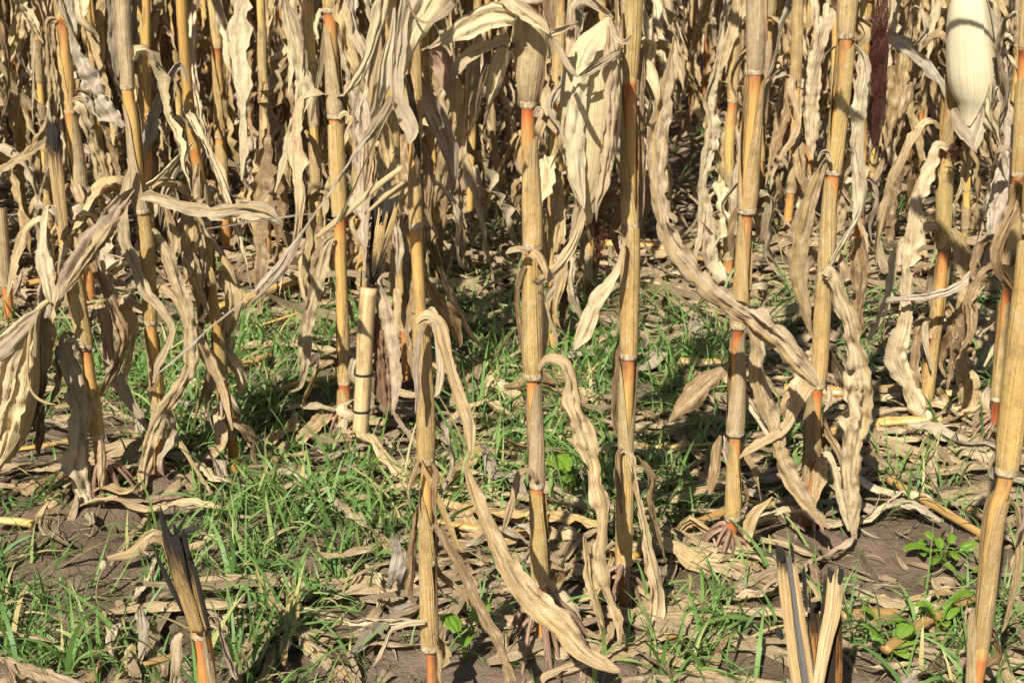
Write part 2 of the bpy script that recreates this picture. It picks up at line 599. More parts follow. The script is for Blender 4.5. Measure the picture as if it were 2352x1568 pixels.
def plant(key, base, path, wb, nodes, label, red=1.0, color=(1, 1, 1, 1), name="maize_plant", cat="maize plant", group="standing maize plants",
          roots=0, root_from=None, top_black=False, mould=None, sheath_color=None):
    """base: where it stands; path: survey points up the stem; nodes: (y, width, sheath top y or None, width there, slit direction, slit gap)"""
    g = on_ground(*base)
    depth = g[1]
    g[2] = gz(g)
    root = thing(name, label, cat, g, group)
    rec = PLANTS[key] = dict(root=root, depth=depth, path=path, base=g, nz=[])
    r = random.Random(hash(key) % 1000 if False else sum(map(ord, key)))
    full = [tuple(base)] + [p for p in path if p[1] < base[1] - 1]
    pts = np.array([on_plane(x, y, depth) for x, y in full])
    pts[0] = g
    pts = np.vstack([g - np.array([0, 0, .05]), pts])
    n = int(np.clip((pts[-1, 2] - g[2]) / .010, 12, 110))
    A = resample(pts, n)
    zs = A[:, 2]
    ny = sorted([on_plane(axis_interp(full, depth, y[0]), y[0], depth)[2] for y in nodes])
    ps = px_size(on_plane(base[0], 784, depth))
    rad = np.full(n, wb * ps / 2)
    redv = np.zeros(n)
    amp = {}
    nz = np.array(ny) if ny else np.array([9.0])
    rec['nz'] = list(ny)
    A[2:, :2] += .0016 * np.stack([smooth_noise(zs[2:], .09, sum(map(ord, key))), smooth_noise(zs[2:], .11, sum(map(ord, key)) + 4)], 1)
    for i, z in enumerate(zs):
        above = nz[nz >= z - .002]
        d = (above.min() - z) if len(above) else .3
        key_n = int(above.argmin()) if len(above) else -1
        am = amp.setdefault(len(above), r.uniform(.65, 1.4))
        redv[i] = red * (.24 + am * .42 * math.exp(-d / (.008 + .012 * am)) + am * .2 * math.exp(-d / .07))
        if len(nz) and z < nz.min():
            redv[i] = red * (.62 + .2 * math.exp(-d / .02))
        rad[i] *= 1 + .07 * np.exp(-((nz - z) / .007) ** 2).sum()
    v, f, uv = tube(A, rad, 14, ell=.03, groove=.06)
    redp = np.r_[np.repeat(redv, 15), redv[0], redv[-1]]
    st = mesh_obj("stalk", v, f, MAT_STALK, root, uv, {"red": redp}, color=color)
    rec["stalk"], rec["axis"], rec["rad"] = st, A, rad
    def axis_at(z):
        return np.array([np.interp(z, zs, A[:, k]) for k in range(2)] + [z])
    rec["axis_at"] = axis_at
    for nd in nodes:
        y, w = nd[0], nd[1]
        c = on_plane(axis_interp(full, depth, y), y, depth)
        k = px_size(c)
        # raised pale rim at the node
        h = .008
        zz = np.array([-.6, -.45, -.1, .1, .35, .6]) * h
        rr = np.array([.88, .99, 1.045, 1.0, 1.05, .98]) * w * k / 2
        cc = np.array([axis_at(c[2] + d) for d in zz])
        vv, ff, uu = tube(cc, rr, 16, cap=False)
        mesh_obj("node", vv, ff, MAT_NODE, root, uu, color=(1, 1, 1, 1))
        if len(nd) > 2 and nd[2] is not None:
            yt, wt = nd[2], nd[3]
            od = math.radians(nd[4] if len(nd) > 4 else r.uniform(-80, 80))
            gap = nd[5] if len(nd) > 5 else 2.4
            ct = on_plane(axis_interp(full, depth, yt), yt, depth)
            m = int(np.clip((ct[2] - c[2]) / .009, 8, 44))
            q = np.linspace(0, 1, m)
            zz = c[2] + .004 + (ct[2] - c[2]) * q
            cc = np.array([axis_at(z) for z in zz])
            rr = (w * k * 1.03 + (wt * px_size(ct) - w * k) * q ** .7) / 2
            rr = rr * (1 + .05 * np.sin(q * math.pi)) * (1 - .06 * np.exp(-q / .03))
            vv, ff, uu = sheath_shape(cc, rr, od, gap, new_seed())
            col = sheath_color or r.choice([(.62, .43, .165, 0), (.66, .46, .18, 0), (.60, .42, .17, 0), (.54, .41, .22, 0), (.64, .43, .15, 0)])
            mesh_obj("sheath", vv, ff, MAT_SHEATH, root, uu, color=vary(col, .08))
    if roots:
        brace_roots(root, axis_at, g, rad[5], roots, r, root_from)
    return rec

def brace_roots(root, axis_at, g, rad, count, r, h0=None):
    h0 = h0 or .045
    for i in range(count):
        a = 2 * math.pi * i / count + r.uniform(-.25, .25)
        hh = h0 * r.uniform(.6, 1.15)
        out = np.array([math.cos(a), math.sin(a), 0])
        p0 = axis_at(g[2] + hh) + out * rad * .7
        reach = r.uniform(.6, 1.3) * (.012 + hh * .62)
        p1 = p0 + out * reach * .45 + np.array([0, 0, -hh * .32])
        p2 = g + out * (rad + reach)
        p2[2] = gz(p2) - .015
        P = resample(np.array([p0, p1, p2]), 9)
        P[1:-1] += np.array([r.uniform(-.0015, .0015) for _ in range(3)])
        R = np.linspace(.0042, .0026, 9) * r.uniform(.8, 1.2)
        v, f, uv = tube(P, R, 7)
        mesh_obj("brace_root", v, f, MAT_ROOT, root, uv, color=(1, 1, 1, 1))

# ------------------------------------------------------------------ ears
def ear(owner, line, widths, dd=0.0, color=CREAM, mat=None, husks=5, name="ear", spread=.0, facing=0.0, seed=0, flat=.9, tipped=True):
    """an ear hanging tip down: line = survey points from shank to tip; husk leaves wrap the core, each with its own edge"""
    depth = owner["depth"] + dd
    mat = mat or MAT_HUSK
    P = np.array([on_plane(x, y, depth) for x, y in line])
    W = np.array([w * px_size(p) for w, p in zip(widths, P)])
    A = resample(np.c_[P, W], 44)
    C, R = A[:, :3], np.maximum(A[:, 3] / 2, .002)
    v, f, uv = tube(C, R * .90, 20)
    core = mesh_obj(name, v, f, mat, owner["root"], uv, color=vary(color, .03))
    T = unit(np.gradient(C, axis=0))
    Aa = unit(np.array([[0, -1.0, 0]]) - T * (T * np.array([[0, -1.0, 0]])).sum(1, keepdims=True))
    B = np.cross(T, Aa)
    B = B * np.sign(B[:, :1] + 1e-9)
    r = random.Random(seed + 5)
    n, M = len(C), 15
    s = np.r_[0, np.cumsum(np.linalg.norm(np.diff(C, axis=0), axis=1))]
    q = s / s[-1]
    for i in range(husks):
        mid = facing + (i - (husks - 1) / 2) * (2 * math.pi / husks) * .95 + r.uniform(-.2, .2)
        span = r.uniform(1.9, 2.5)
        k = .95 + .035 * ((i * 2) % husks)
        end = r.uniform(.88, 1.0)
        V = np.zeros((n, M, 3))
        UV = np.zeros((n, M, 2))
        for j in range(M):
            w = j / (M - 1) * 2 - 1
            qq = q * end
            idx = qq * (n - 1)
            cc = np.stack([np.interp(idx, np.arange(n), C[:, d]) for d in range(3)], 1)
            rr = np.interp(idx, np.arange(n), R)
            narrow = np.sqrt(np.clip(1 - np.clip((q - .55) / .47, 0, 1) ** 2.2, .004, 1)) * np.clip(.45 + q / .12 * .55, 0, 1)
            th = mid + w * span / 2 * narrow + .07 * smooth_noise(s, .06, seed + i * 9 + (1 if w < 0 else 2)) * abs(w) ** 2
            rad = rr * (k + .05 * abs(w) ** 3 + .012 * np.sin(w * 13 + i) + spread * q ** 3 * r.uniform(.7, 1.3)) + .0012
            V[:, j] = cc + rad[:, None] * (np.cos(th)[:, None] * Aa * flat + np.sin(th)[:, None] * B)
            UV[:, j, 0] = s
            UV[:, j, 1] = .5 + w / 2
        F = [(a * M + j, a * M + j + 1, (a + 1) * M + j + 1, (a + 1) * M + j) for a in range(n - 1) for j in range(M - 1)]
        mesh_obj("husk_leaf", V.reshape(-1, 3), F, mat, core, UV.reshape(-1, 2), color=vary(color, .05))
    return core

def silk(parent, points, depth, count=150, seed=0, color=(1, 1, 1, 1)):
    """a tassel of dry threads along a survey line of (x, y, width)"""
    r = np.random.default_rng(seed + 900)
    P = np.array([on_plane(x, y, depth) for x, y, w in points])
    W = np.array([w * px_size(p) for (x, y, w), p in zip(points, P)])
    n = 40
    A = resample(np.c_[P, W], n)
    shapes = []
    s = np.linspace(0, 1, n)
    for i in range(count):
        a0 = r.uniform(0, .75) ** 1.5
        a1 = min(1, a0 + r.uniform(.25, .7))
        m = 16
        q = np.linspace(a0, a1, m)
        c = np.stack([np.interp(q, s, A[:, k]) for k in range(4)], 1)
        th, rd = r.uniform(0, 2 * math.pi), math.sqrt(r.uniform(0, 1)) * (.42 if r.uniform() < .8 else r.uniform(.5, .95))
        w1 = r.uniform(4, 14)
        off = np.stack([np.cos(th + .8 * np.sin(q * w1)) * rd + .12 * np.sin(q * w1 * 5 + th), np.sin(th) * rd + .1 * np.sin(q * 31 + th), .03 * np.sin(q * 40 + th)], 1) * c[:, 3:4]
        p = c[:, :3] + off
        d = r.normal(size=3); d[1] *= .3
        d = d / np.linalg.norm(d) * .00033 * r.uniform(.7, 1.3)
        V = np.empty((m, 2, 3))
        V[:, 0], V[:, 1] = p - d, p + d
        F = [(2 * k, 2 * k + 1, 2 * k + 3, 2 * k + 2) for k in range(m - 1)]
        UV = np.zeros((m, 2, 2)); UV[..., 0] = q[:, None] + i; UV[:, 1, 1] = 1
        shapes.append((V.reshape(-1, 3), F, UV.reshape(-1, 2)))
    v, f, uv = join_shapes(shapes)
    o = mesh_obj("silk", v, f, MAT_SILK, parent, uv, color=color)
    o["kind"] = "stuff"
    return o

# ------------------------------------------------------------------ split, broken rind: a curved slat with thickness
def slat_shape(points, depth, d0=0.0, d1=0.0, thick=.0022, bow=.35, ragged=.25, roll=0.0):
    seed = new_seed()
    pts = np.array([p[:3] for p in points], float)
    t = np.linspace(0, 1, len(pts))
    P = np.array([on_plane(x, y, depth + d0 + (d1 - d0) * k) for (x, y, w), k in zip(pts, t)])
    W = np.array([w * px_size(p) for w, p in zip(pts[:, 2], P)])
    A = resample(np.c_[P, W], 26)
    P, W = A[:, :3], A[:, 3]
    T = unit(np.gradient(P, axis=0))
    S = unit(np.cross(T, unit(P - CAM)))
    N = np.cross(S, T)
    c, d = math.cos(math.radians(roll)), math.sin(math.radians(roll))
    S, N = S * c + N * d, N * c - S * d
    M = 15
    n = len(P)
    V = np.zeros((2, n, M, 3)); UV = np.zeros((2, n, M, 2))
    s = np.linspace(0, np.linalg.norm(np.diff(P, axis=0), axis=1).sum(), n)
    for j in range(M):
        w = j / (M - 1) * 2 - 1
        e = 1 + .10 * smooth_noise(s, .02, seed + (1 if w < 0 else 2))
        tip = np.zeros(n); k_ = ragged * (vnoise(np.array([w * 2.7 + seed]), np.array([1.]), 3)[0] - .5 + .9 * (vnoise(np.array([w * 9.0 + seed]), np.array([4.]), 3)[0] - .5)); tip[0], tip[1], tip[2] = k_, k_ * .7, k_ * .35
        base = P + S * (W / 2 * w * e)[:, None] - N * (bow * (1 - w * w) * W / 2 + W * .05 * smooth_noise(s + w * .9, .012, seed + 5) + W * .03 * math.sin(w * 19 + seed))[:, None] - T * (tip * W)[:, None]
        V[0, :, j] = base - N * thick / 2
        V[1, :, j] = base + N * thick / 2
        UV[:, :, j, 0] = s; UV[:, :, j, 1] = j / (M - 1)
    F = []
    K = n * M
    for i in range(n - 1):
        for j in range(M - 1):
            a = i * M + j
            F.append((a, a + 1, a + M + 1, a + M)); F.append((K + a, K + a + M, K + a + M + 1, K + a + 1))
        a, b = i * M, i * M + M - 1
        F.append((a, a + M, K + a + M, K + a)); F.append((b, K + b, K + b + M, b + M))
    for j in range(M - 1):
        F.append((j, K + j, K + j + 1, j + 1)); a = (n - 1) * M + j
        F.append((a, a + 1, K + a + 1, K + a))
    return V.reshape(-1, 3), F, UV.reshape(-1, 2)

def slat(rec, points, mat, name="rind_slat", color=(1, 1, 1, 1), red=0.0, soot=None, **kw):
    v, f, uv = slat_shape(points, rec["depth"], **kw)
    at = {"red": np.full(len(v), red)}
    if soot is not None:
        q = uv[:, 0] / uv[:, 0].max()
        at["soot"] = soot[0] + (soot[1] - soot[0]) * np.clip(q * (soot[2] if len(soot) > 2 else 1.0), 0, 1)
        mat = MAT_SCORCH
    return mesh_obj(name, v, f, mat, rec["root"], uv, at, smooth=True, color=color)

# ================================================================== the plants one can tell apart, front to back
# ---- row nearest the camera
P = plant("right_front", (2232, 1745), [(2245, 1560), (2256, 1500), (2285, 1200), (2314, 1080), (2352, 720), (2390, 380), (2440, -120)], 37,
          [(1507, 33, 1135, 50, -70, 1.7), (1080, 52, 560, 66, 180, 1.4), (500, 60, 80, 70, 160)],
          "thick upright maize stalk at the picture's edge with a long split sheath", red=.9)
leaf(P, [(2238, 1395, 8), (2232, 1440, 20), (2228, 1568, 24), (2222, 1640, 20)], SAND, MAT_SHEATH, "sheath", d0=-.02, d1=-.025, ruffle=.05, curl=1.3)
leaf(P, [(2318, 1140, 16), (2338, 1200, 22), (2330, 1330, 26), (2312, 1420, 18), (2300, 1450, 6)], TAN, d0=.02, d1=.05)
leaf(P, [(2345, 1120, 14), (2355, 1160, 20), (2350, 1205, 16), (2335, 1225, 5)], GREY, d0=.0, d1=-.01)

P = plant("centre_left", (999, 1655), [(994, 1530), (990, 1478), (985, 1290), (980, 1060), (970, 760), (957, 540), (953, 200), (945, -120)], 28,
          [(1485, 43, 1215, 36, 40, .8), (1290, 40, 1125, 34, 60, 2.6), (1056, 40, 728, 40, 150, 1.2), (520, 31, 395, 28, 120), (300, 30, 90, 30, 180)],
          "maize stalk with hollow sheath, curled ring and a bundle of torn pale husks", red=1.0)
leaf(P, [(960, 744, 22), (975, 732, 40), (1005, 745, 42), (1022, 800, 45), (1040, 870, 42), (1060, 930, 44), (1076, 990, 42), (1080, 1040, 18), (1072, 1065, 14),
         (1078, 1095, 26), (1095, 1140, 36), (1120, 1200, 50), (1150, 1270, 56), (1190, 1335, 72), (1240, 1395, 86), (1290, 1440, 80), (1345, 1500, 62),
         (1400, 1530, 42), (1428, 1541, 8)], (.57, .42, .225, .7), d0=-.03, d1=-.14, curl=.45, twist=34, ruffle=.6, mid=-.72, wmul=.82, crinkle=.38, ragged=.24, fold=.12)
leaf(P, [(985, 735, 14), (1000, 742, 24), (1008, 800, 20), (1010, 870, 18), (1003, 905, 10), (998, 912, 3)], PALE, d0=-.035, d1=-.04, ruffle=.35)
leaf(P, [(958, 1046, 14), (972, 1075, 18), (992, 1112, 18), (1020, 1180, 17), (1050, 1245, 13), (1064, 1268, 4)], OCHRE, d0=-.02, d1=-.05, curl=1.2)
leaf(P, [(992, 1222, 12), (1003, 1212, 20), (1028, 1262, 26), (1060, 1325, 38), (1098, 1410, 42), (1135, 1480, 40), (1178, 1566, 20)], BROWN, d0=-.03, d1=-.08, curl=.9, fold=.35)
leaf(P, [(976, 1428, 10), (950, 1428, 17), (925, 1434, 20), (897, 1450, 15), (887, 1480, 18), (868, 1518, 15), (850, 1535, 5)], PALE, d0=-.02, d1=-.03, curl=1.0)
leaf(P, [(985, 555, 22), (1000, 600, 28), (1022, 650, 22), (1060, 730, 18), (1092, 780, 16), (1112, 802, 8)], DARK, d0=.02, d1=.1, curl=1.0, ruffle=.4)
leaf(P, [(975, 625, 20), (990, 670, 30), (1010, 700, 38), (1040, 745, 42), (1055, 785, 20), (1050, 800, 6)], BROWN, d0=.03, d1=.10)
leaf(P, [(968, 1150, 16), (955, 1200, 30), (948, 1260, 34), (945, 1320, 30), (940, 1360, 24), (950, 1385, 8)], BROWN, d0=.04, d1=.06, curl=1.4, ruffle=.5, crinkle=.3)

P = PLANTS['centre_left']
HC = (.74, .62, .40, .05)
leaf(P, [(882, -30, 42), (876, 30, 40), (862, 80, 34), (848, 130, 26), (833, 165, 26), (815, 192, 26), (795, 216, 12), (788, 222, 3)], HC, MAT_HUSK, d0=-.067, d1=-.078, curl=.5, ruffle=.08)
leaf(P, [(906, 18, 6), (899, 80, 16), (886, 140, 28), (879, 200, 36), (864, 250, 32), (852, 274, 5)], (.80, .70, .50, .0), MAT_HUSK, d0=-.084, d1=-.084, curl=.6, ruffle=.1)
leaf(P, [(872, 80, 14), (862, 140, 24), (856, 200, 26), (858, 260, 14), (860, 290, 4)], SAND, MAT_HUSK, d0=-.067, d1=-.067, curl=.7)
leaf(P, [(935, 0, 34), (926, 50, 28), (920, 110, 29), (912, 170, 31), (914, 225, 34), (931, 265, 40), (946, 302, 34), (940, 330, 5)], (.70, .59, .39, .1), MAT_HUSK, d0=-.078, d1=-.084, curl=.5, ruffle=.1)
leaf(P, [(1010, -30, 40), (998, 5, 46), (982, 36, 44), (955, 80, 38), (938, 130, 30), (932, 168, 5)], CREAM, MAT_HUSK, d0=-.073, d1=-.067, curl=.5, ruffle=.06)
leaf(P, [(975, -40, 74), (962, 5, 70), (944, 48, 52), (926, 92, 32), (915, 120, 10)], (.76, .65, .44, .0), MAT_HUSK, d0=-.061, d1=-.067, curl=.5, ruffle=.08)
leaf(P, [(898, 222, 14), (888, 245, 24), (874, 270, 30), (856, 300, 26), (838, 324, 18), (826, 340, 8)], (.44, .36, .23, .1), MAT_HUSK, d0=-.089, d1=-.089, curl=.8)
leaf(P, [(868, 270, 20), (884, 310, 40), (893, 355, 48), (905, 400, 36), (915, 430, 10)], TAN, d0=-.040, d1=-.040, curl=.9, crinkle=.25)
leaf(P, [(845, 300, 14), (848, 350, 26), (842, 400, 26), (838, 440, 10)], TAN, d0=-.034, d1=-.029)
leaf(P, [(940, 170, 26), (952, 230, 34), (958, 300, 32), (962, 380, 28), (960, 410, 8)], DARK, d0=-.040, d1=-.040, curl=1.2, ruffle=.3)
leaf(P, [(975, 330, 14), (985, 380, 24), (990, 430, 28), (985, 480, 24), (992, 520, 6)], BROWN, d0=-.023, d1=-.023, ruffle=.4)
leaf(P, [(842, 146, 8), (826, 200, 8), (815, 250, 7), (812, 310, 7), (822, 372, 3)], (.66, .56, .36, .0), d0=-.089, d1=-.095, curl=1.3, ruffle=.05, name="torn_strip")
leaf(P, [(848, 312, 10), (826, 336, 13), (790, 395, 10), (745, 460, 10), (700, 525, 9), (660, 580, 18), (612, 640, 13), (560, 690, 8), (480, 755, 7), (420, 810, 8), (350, 867, 3)], (.60, .53, .42, .0), d0=-.095, d1=-.205, curl=1.2, ruffle=.15, crinkle=.4, name="torn_strip")
leaf(P, [(690, 540, 8), (668, 590, 14), (640, 630, 18), (600, 675, 10), (570, 700, 3)], (.52, .44, .33, .0), d0=-.122, d1=-.144, curl=1.0, ruffle=.4, crinkle=.4, name="torn_strip")
leaf(P, [(900, 238, 9), (866, 312, 10), (830, 395, 9), (795, 470, 8), (768, 524, 3)], (.66, .54, .30, .0), d0=-.100, d1=-.111, curl=1.4, ruffle=.04, name="torn_strip")
leaf(P, [(720, 490, 2), (640, 500, 7), (560, 512, 7), (465, 526, 3)], (.62, .54, .38, .0), d0=-.100, d1=-.122, curl=1.0, ruffle=.1, name="torn_strip")
leaf(P, [(920, -30, 5), (938, 10, 6), (960, 44, 6), (986, 52, 9), (1012, 32, 24), (1040, 4, 20)], (.46, .37, .22, .2), MAT_HUSK, d0=-.095, d1=-.084, curl=.9)
slat(P, [(926, 384, 12), (870, 425, 14), (800, 485, 14), (726, 546, 9)], MAT_BLEACHED, "bleached_strip", d0=-.078, d1=-.089, bow=.5)
slat(P, [(928, 418, 8), (880, 455, 9), (838, 492, 6)], MAT_BLEACHED, "bleached_strip", d0=-.073, d1=-.078)
slat(P, [(925, 425, 16), (900, 440, 26), (868, 455, 18)], MAT_BLEACHED, "bleached_strip", d0=-.067, d1=-.073)


P = plant("centre", (1247, 1520), [(1242, 1340), (1236, 1110), (1222, 862), (1221, 568), (1213, 240), (1220, 100), (1228, -120)], 31,
          [(1335, 39, 1125, 38, 70, 1.6), (1112, 36, 882, 38, -75, 2.6), (862, 46, 585, 47, 120, 1.3), (566, 46, 325, 44, -85, 2.7), (240, 38, 45, 86, 175, 1.2), (0, 60, -110, 60, 180)],
          "tall maize stalk at the centre with a fat sheath under the folded husk", red=.9, roots=15, root_from=.075)
leaf(P, [(1232, 1105, 10), (1222, 1085, 16), (1208, 1078, 16), (1192, 1090, 20), (1182, 1130, 30), (1166, 1190, 26), (1155, 1222, 8)], TAN, d0=-.02, d1=-.05)
leaf(P, [(1236, 850, 8), (1243, 836, 14), (1262, 820, 24), (1296, 828, 36), (1315, 868, 32), (1322, 930, 52), (1345, 1005, 56), (1362, 1075, 46), (1362, 1110, 50),
         (1380, 1165, 48), (1382, 1215, 38), (1374, 1285, 36), (1394, 1370, 46), (1414, 1422, 42), (1422, 1480, 10)], (.56, .415, .225, .7), d0=-.02, d1=-.05, curl=.7, ruffle=.6, mid=.6, crinkle=.38, ragged=.24, fold=.12)
leaf(P, [(1345, 1230, 14), (1352, 1290, 24), (1360, 1340, 30), (1378, 1400, 30), (1388, 1450, 18), (1392, 1470, 5)], TAN, d0=.02, d1=.0)
leaf(P, [(1212, 580, 14), (1196, 572, 20), (1178, 573, 22), (1162, 582, 8)], PALE, d0=-.03, d1=-.04, ruffle=.5)
leaf(P, [(1226, 642, 18), (1243, 648, 28), (1285, 612, 34), (1318, 562, 32), (1337, 505, 16), (1341, 470, 4)], SAND, d0=-.035, d1=.05, curl=.5)
leaf(P, [(1222, 575, 16), (1240, 590, 26), (1252, 620, 20), (1255, 642, 6)], TAN, d0=-.035, d1=-.04, ruffle=.3)
leaf(P, [(1228, 268, 10), (1236, 252, 16), (1243, 256, 14), (1238, 278, 8)], PALE, d0=-.03, d1=-.035)
leaf(P, [(1203, 735, 4), (1160, 785, 9), (1140, 815, 10), (1105, 828, 8), (1080, 822, 4)], BROWN, d0=-.01, d1=.06, curl=1.4)
leaf(P, [(1205, 610, 8), (1193, 640, 14), (1186, 690, 12), (1193, 740, 16), (1198, 790, 9), (1200, 820, 3)], BROWN, d0=-.015, d1=.0)
leaf(P, [(1248, 700, 12), (1254, 740, 22), (1252, 790, 18), (1246, 830, 5)], PALE, d0=.02, d1=.02)
# the leaf folded over the fat sheath, and the bent husk that points left
leaf(P, [(1150, -30, 60), (1185, 8, 66), (1215, 32, 62), (1240, 52, 52), (1262, 78, 8)], (.68, .54, .32, .1), d0=-.055, d1=-.06, curl=.9, ruffle=.06, roll=[10, 5, -5], fold=.15)
leaf(P, [(1185, 40, 66), (1150, 34, 76), (1110, 40, 76), (1070, 62, 60), (1030, 86, 34), (984, 113, 3)], (.82, .68, .42, .05), MAT_HUSK, d0=-.045, d1=-.06, curl=1.1, ruffle=.04, roll=[-12, -8, 0])
leaf(P, [(1170, 85, 30), (1130, 95, 40), (1085, 118, 42), (1050, 150, 36), (1020, 190, 22), (1000, 215, 4)], (.60, .49, .27, .05), MAT_HUSK, d0=-.02, d1=-.05, curl=.8, ruffle=.08)
leaf(P, [(990, 116, 14), (1003, 122, 52), (1015, 150, 52), (1026, 190, 30), (1033, 228, 4)], PINK, MAT_HUSK, d0=-.055, d1=-.05, curl=.8, ruffle=.1)
leaf(P, [(1045, 180, 34), (1046, 225, 44), (1042, 270, 46), (1035, 315, 42), (1023, 380, 40), (1010, 440, 28), (998, 478, 5)], TAN, d0=-.03, d1=.02, curl=1.1, crinkle=.25, ruffle=.35)
leaf(P, [(1082, 145, 15), (1070, 225, 22), (1064, 300, 30), (1052, 370, 30), (1028, 435, 20), (1000, 468, 6)], SAND, d0=-.01, d1=.03, curl=1.1, ruffle=.3)
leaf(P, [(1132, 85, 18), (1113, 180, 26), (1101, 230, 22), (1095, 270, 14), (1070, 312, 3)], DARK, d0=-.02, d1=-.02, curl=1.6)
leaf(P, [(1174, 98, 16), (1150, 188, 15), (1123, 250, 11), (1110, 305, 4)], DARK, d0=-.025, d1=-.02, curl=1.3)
leaf(P, [(1155, 110, 26), (1140, 160, 34), (1128, 210, 30), (1120, 250, 8)], CREAM, MAT_HUSK, d0=-.01, d1=.0)
leaf(P, [(1262, -20, 40), (1262, 20, 34), (1268, 58, 14), (1272, 80, 4)], BROWN, d0=-.03, d1=-.02)
leaf(P, [(1258, 80, 16), (1290, 68, 20), (1312, 58, 14), (1328, 50, 4)], PALE, d0=-.05, d1=-.06, ruffle=.45)
leaf(P, [(1272, 92, 8), (1281, 104, 14), (1300, 140, 24), (1316, 164, 20), (1329, 180, 3)], GREY, d0=-.05, d1=-.07, curl=.9)
leaf(P, [(1247, 130, 6), (1249, 170, 10), (1243, 205, 9), (1238, 238, 4)], BROWN, d0=-.045, d1=-.035)

P = plant("centre_right", (1431, 1425), [(1432, 1290), (1436, 1040), (1442, 818), (1447, 520), (1448, 188), (1452, 60), (1456, -120)], 31,
          [(1293, 38, 1045, 38, 165, 1.1), (1037, 35, 832, 41, 8, 1.9), (816, 40, 528, 42, 175, 1.0), (521, 40, 210, 40, 35, 3.2), (187, 33, -110, 54, 178, 1.0)],
          "orange jointed maize stalk right of centre, the big pale ear at its left", red=.85, roots=11, root_from=.06)
leaf(P, [(1404, 528, 6), (1413, 530, 12), (1431, 545, 16), (1426, 590, 15), (1410, 632, 24), (1372, 688, 50), (1345, 752, 42), (1330, 782, 26), (1318, 803, 3)], PALE, d0=-.03, d1=-.05, curl=.5)
leaf(P, [(1442, 1038, 18), (1451, 1052, 30), (1458, 1110, 32), (1475, 1190, 30), (1490, 1270, 34), (1506, 1340, 38), (1510, 1400, 38), (1497, 1450, 30), (1470, 1476, 26), (1438, 1486, 8)], SAND, d0=-.03, d1=-.07, curl=.8, ruffle=.4)
leaf(P, [(1462, 1045, 8), (1478, 1062, 16), (1500, 1095, 24), (1495, 1145, 17), (1505, 1200, 24), (1520, 1250, 16), (1528, 1290, 4)], BROWN, d0=.0, d1=.04, ruffle=.5)
leaf(P, [(1430, 1030, 8), (1420, 1040, 14), (1418, 1090, 18), (1424, 1140, 16), (1428, 1180, 5)], BROWN, d0=-.025, d1=-.03)
leaf(P, [(1458, 770, 12), (1474, 768, 22), (1482, 782, 16), (1478, 800, 4)], PALE, d0=.0, d1=.02)
leaf(P, [(1424, 770, 10), (1415, 810, 18), (1412, 880, 22), (1414, 950, 22), (1418, 1000, 8)], BROWN, d0=.03, d1=.05)
leaf(P, [(1408, -40, 18), (1414, 10, 18), (1415, 62, 12)], BROWN, d0=-.05, d1=-.05, curl=1.2)
leaf(P, [(1474, 110, 10), (1477, 160, 16), (1478, 260, 21), (1478, 400, 22), (1470, 520, 16), (1462, 560, 4)], (.40, .27, .15, .2), d0=.01, d1=.02, curl=1.3, ruffle=.12)
# the long leaf that sweeps right
leaf(P, [(1548, 90, 8), (1541, 130, 14), (1532, 200, 42), (1516, 290, 60), (1508, 380, 58), (1512, 460, 48), (1536, 550, 50), (1590, 622, 62), (1660, 690, 62),
         (1730, 738, 66), (1792, 788, 72), (1842, 842, 58), (1880, 890, 12)], (.49, .38, .235, 1.0), d0=.02, d1=-.02, curl=.45, roll=[20, 5, -25, 5, -20, 10], ruffle=.45, mid=-.45, crinkle=.36, ragged=.22)
leaf(P, [(1312, 68, 12), (1309, 28, 26), (1325, 0, 30), (1355, 2, 30), (1390, 26, 22), (1409, 44, 8)], PALE, d0=-.05, d1=-.05, curl=.6)
E = ear(P, [(1398, 40), (1385, 90), (1364, 150), (1360, 220), (1357, 300), (1352, 390), (1350, 450), (1350, 512)], [8, 80, 114, 126, 122, 96, 58, 18], dd=-.045,
        color=(.86, .71, .44, .05), husks=5, facing=-.45, seed=3)
leaf(P, [(1400, 60, 14), (1408, 150, 40), (1408, 260, 44), (1400, 350, 44), (1390, 420, 36), (1376, 470, 20), (1370, 510, 4)], (.74, .59, .35, .05), MAT_HUSK, "ear_husk", d0=-.10, d1=-.09, curl=.9, ruffle=.06)
leaf(P, [(1388, 60, 8), (1345, 130, 44), (1325, 220, 54), (1320, 310, 52), (1328, 400, 40), (1337, 450, 20), (1340, 480, 4)], (.92, .79, .52, .05), MAT_HUSK, "ear_husk", d0=-.10, d1=-.085, curl=.8, ruffle=.05)
leaf(P, [(1424, 118, 12), (1410, 126, 28), (1385, 142, 30), (1346, 166, 24), (1329, 174, 4)], GREY, d0=-.105, d1=-.12, curl=.7)
leaf(P, [(1400, 44, 6), (1406, 62, 12), (1414, 86, 11), (1435, 97, 11), (1450, 82, 4)], (.70, .56, .36, .1), d0=-.10, d1=-.11, curl=1.4)
leaf(P, [(1345, 430, 14), (1330, 470, 30), (1320, 520, 36), (1308, 560, 24), (1300, 590, 5)], PALE, d0=-.03, d1=.0, crinkle=.2)
silk(E, [(1372, 480, 20), (1376, 520, 30), (1376, 560, 30), (1370, 590, 16)], P["depth"] - .02, 90, 4, (1, .9, 1, 1))

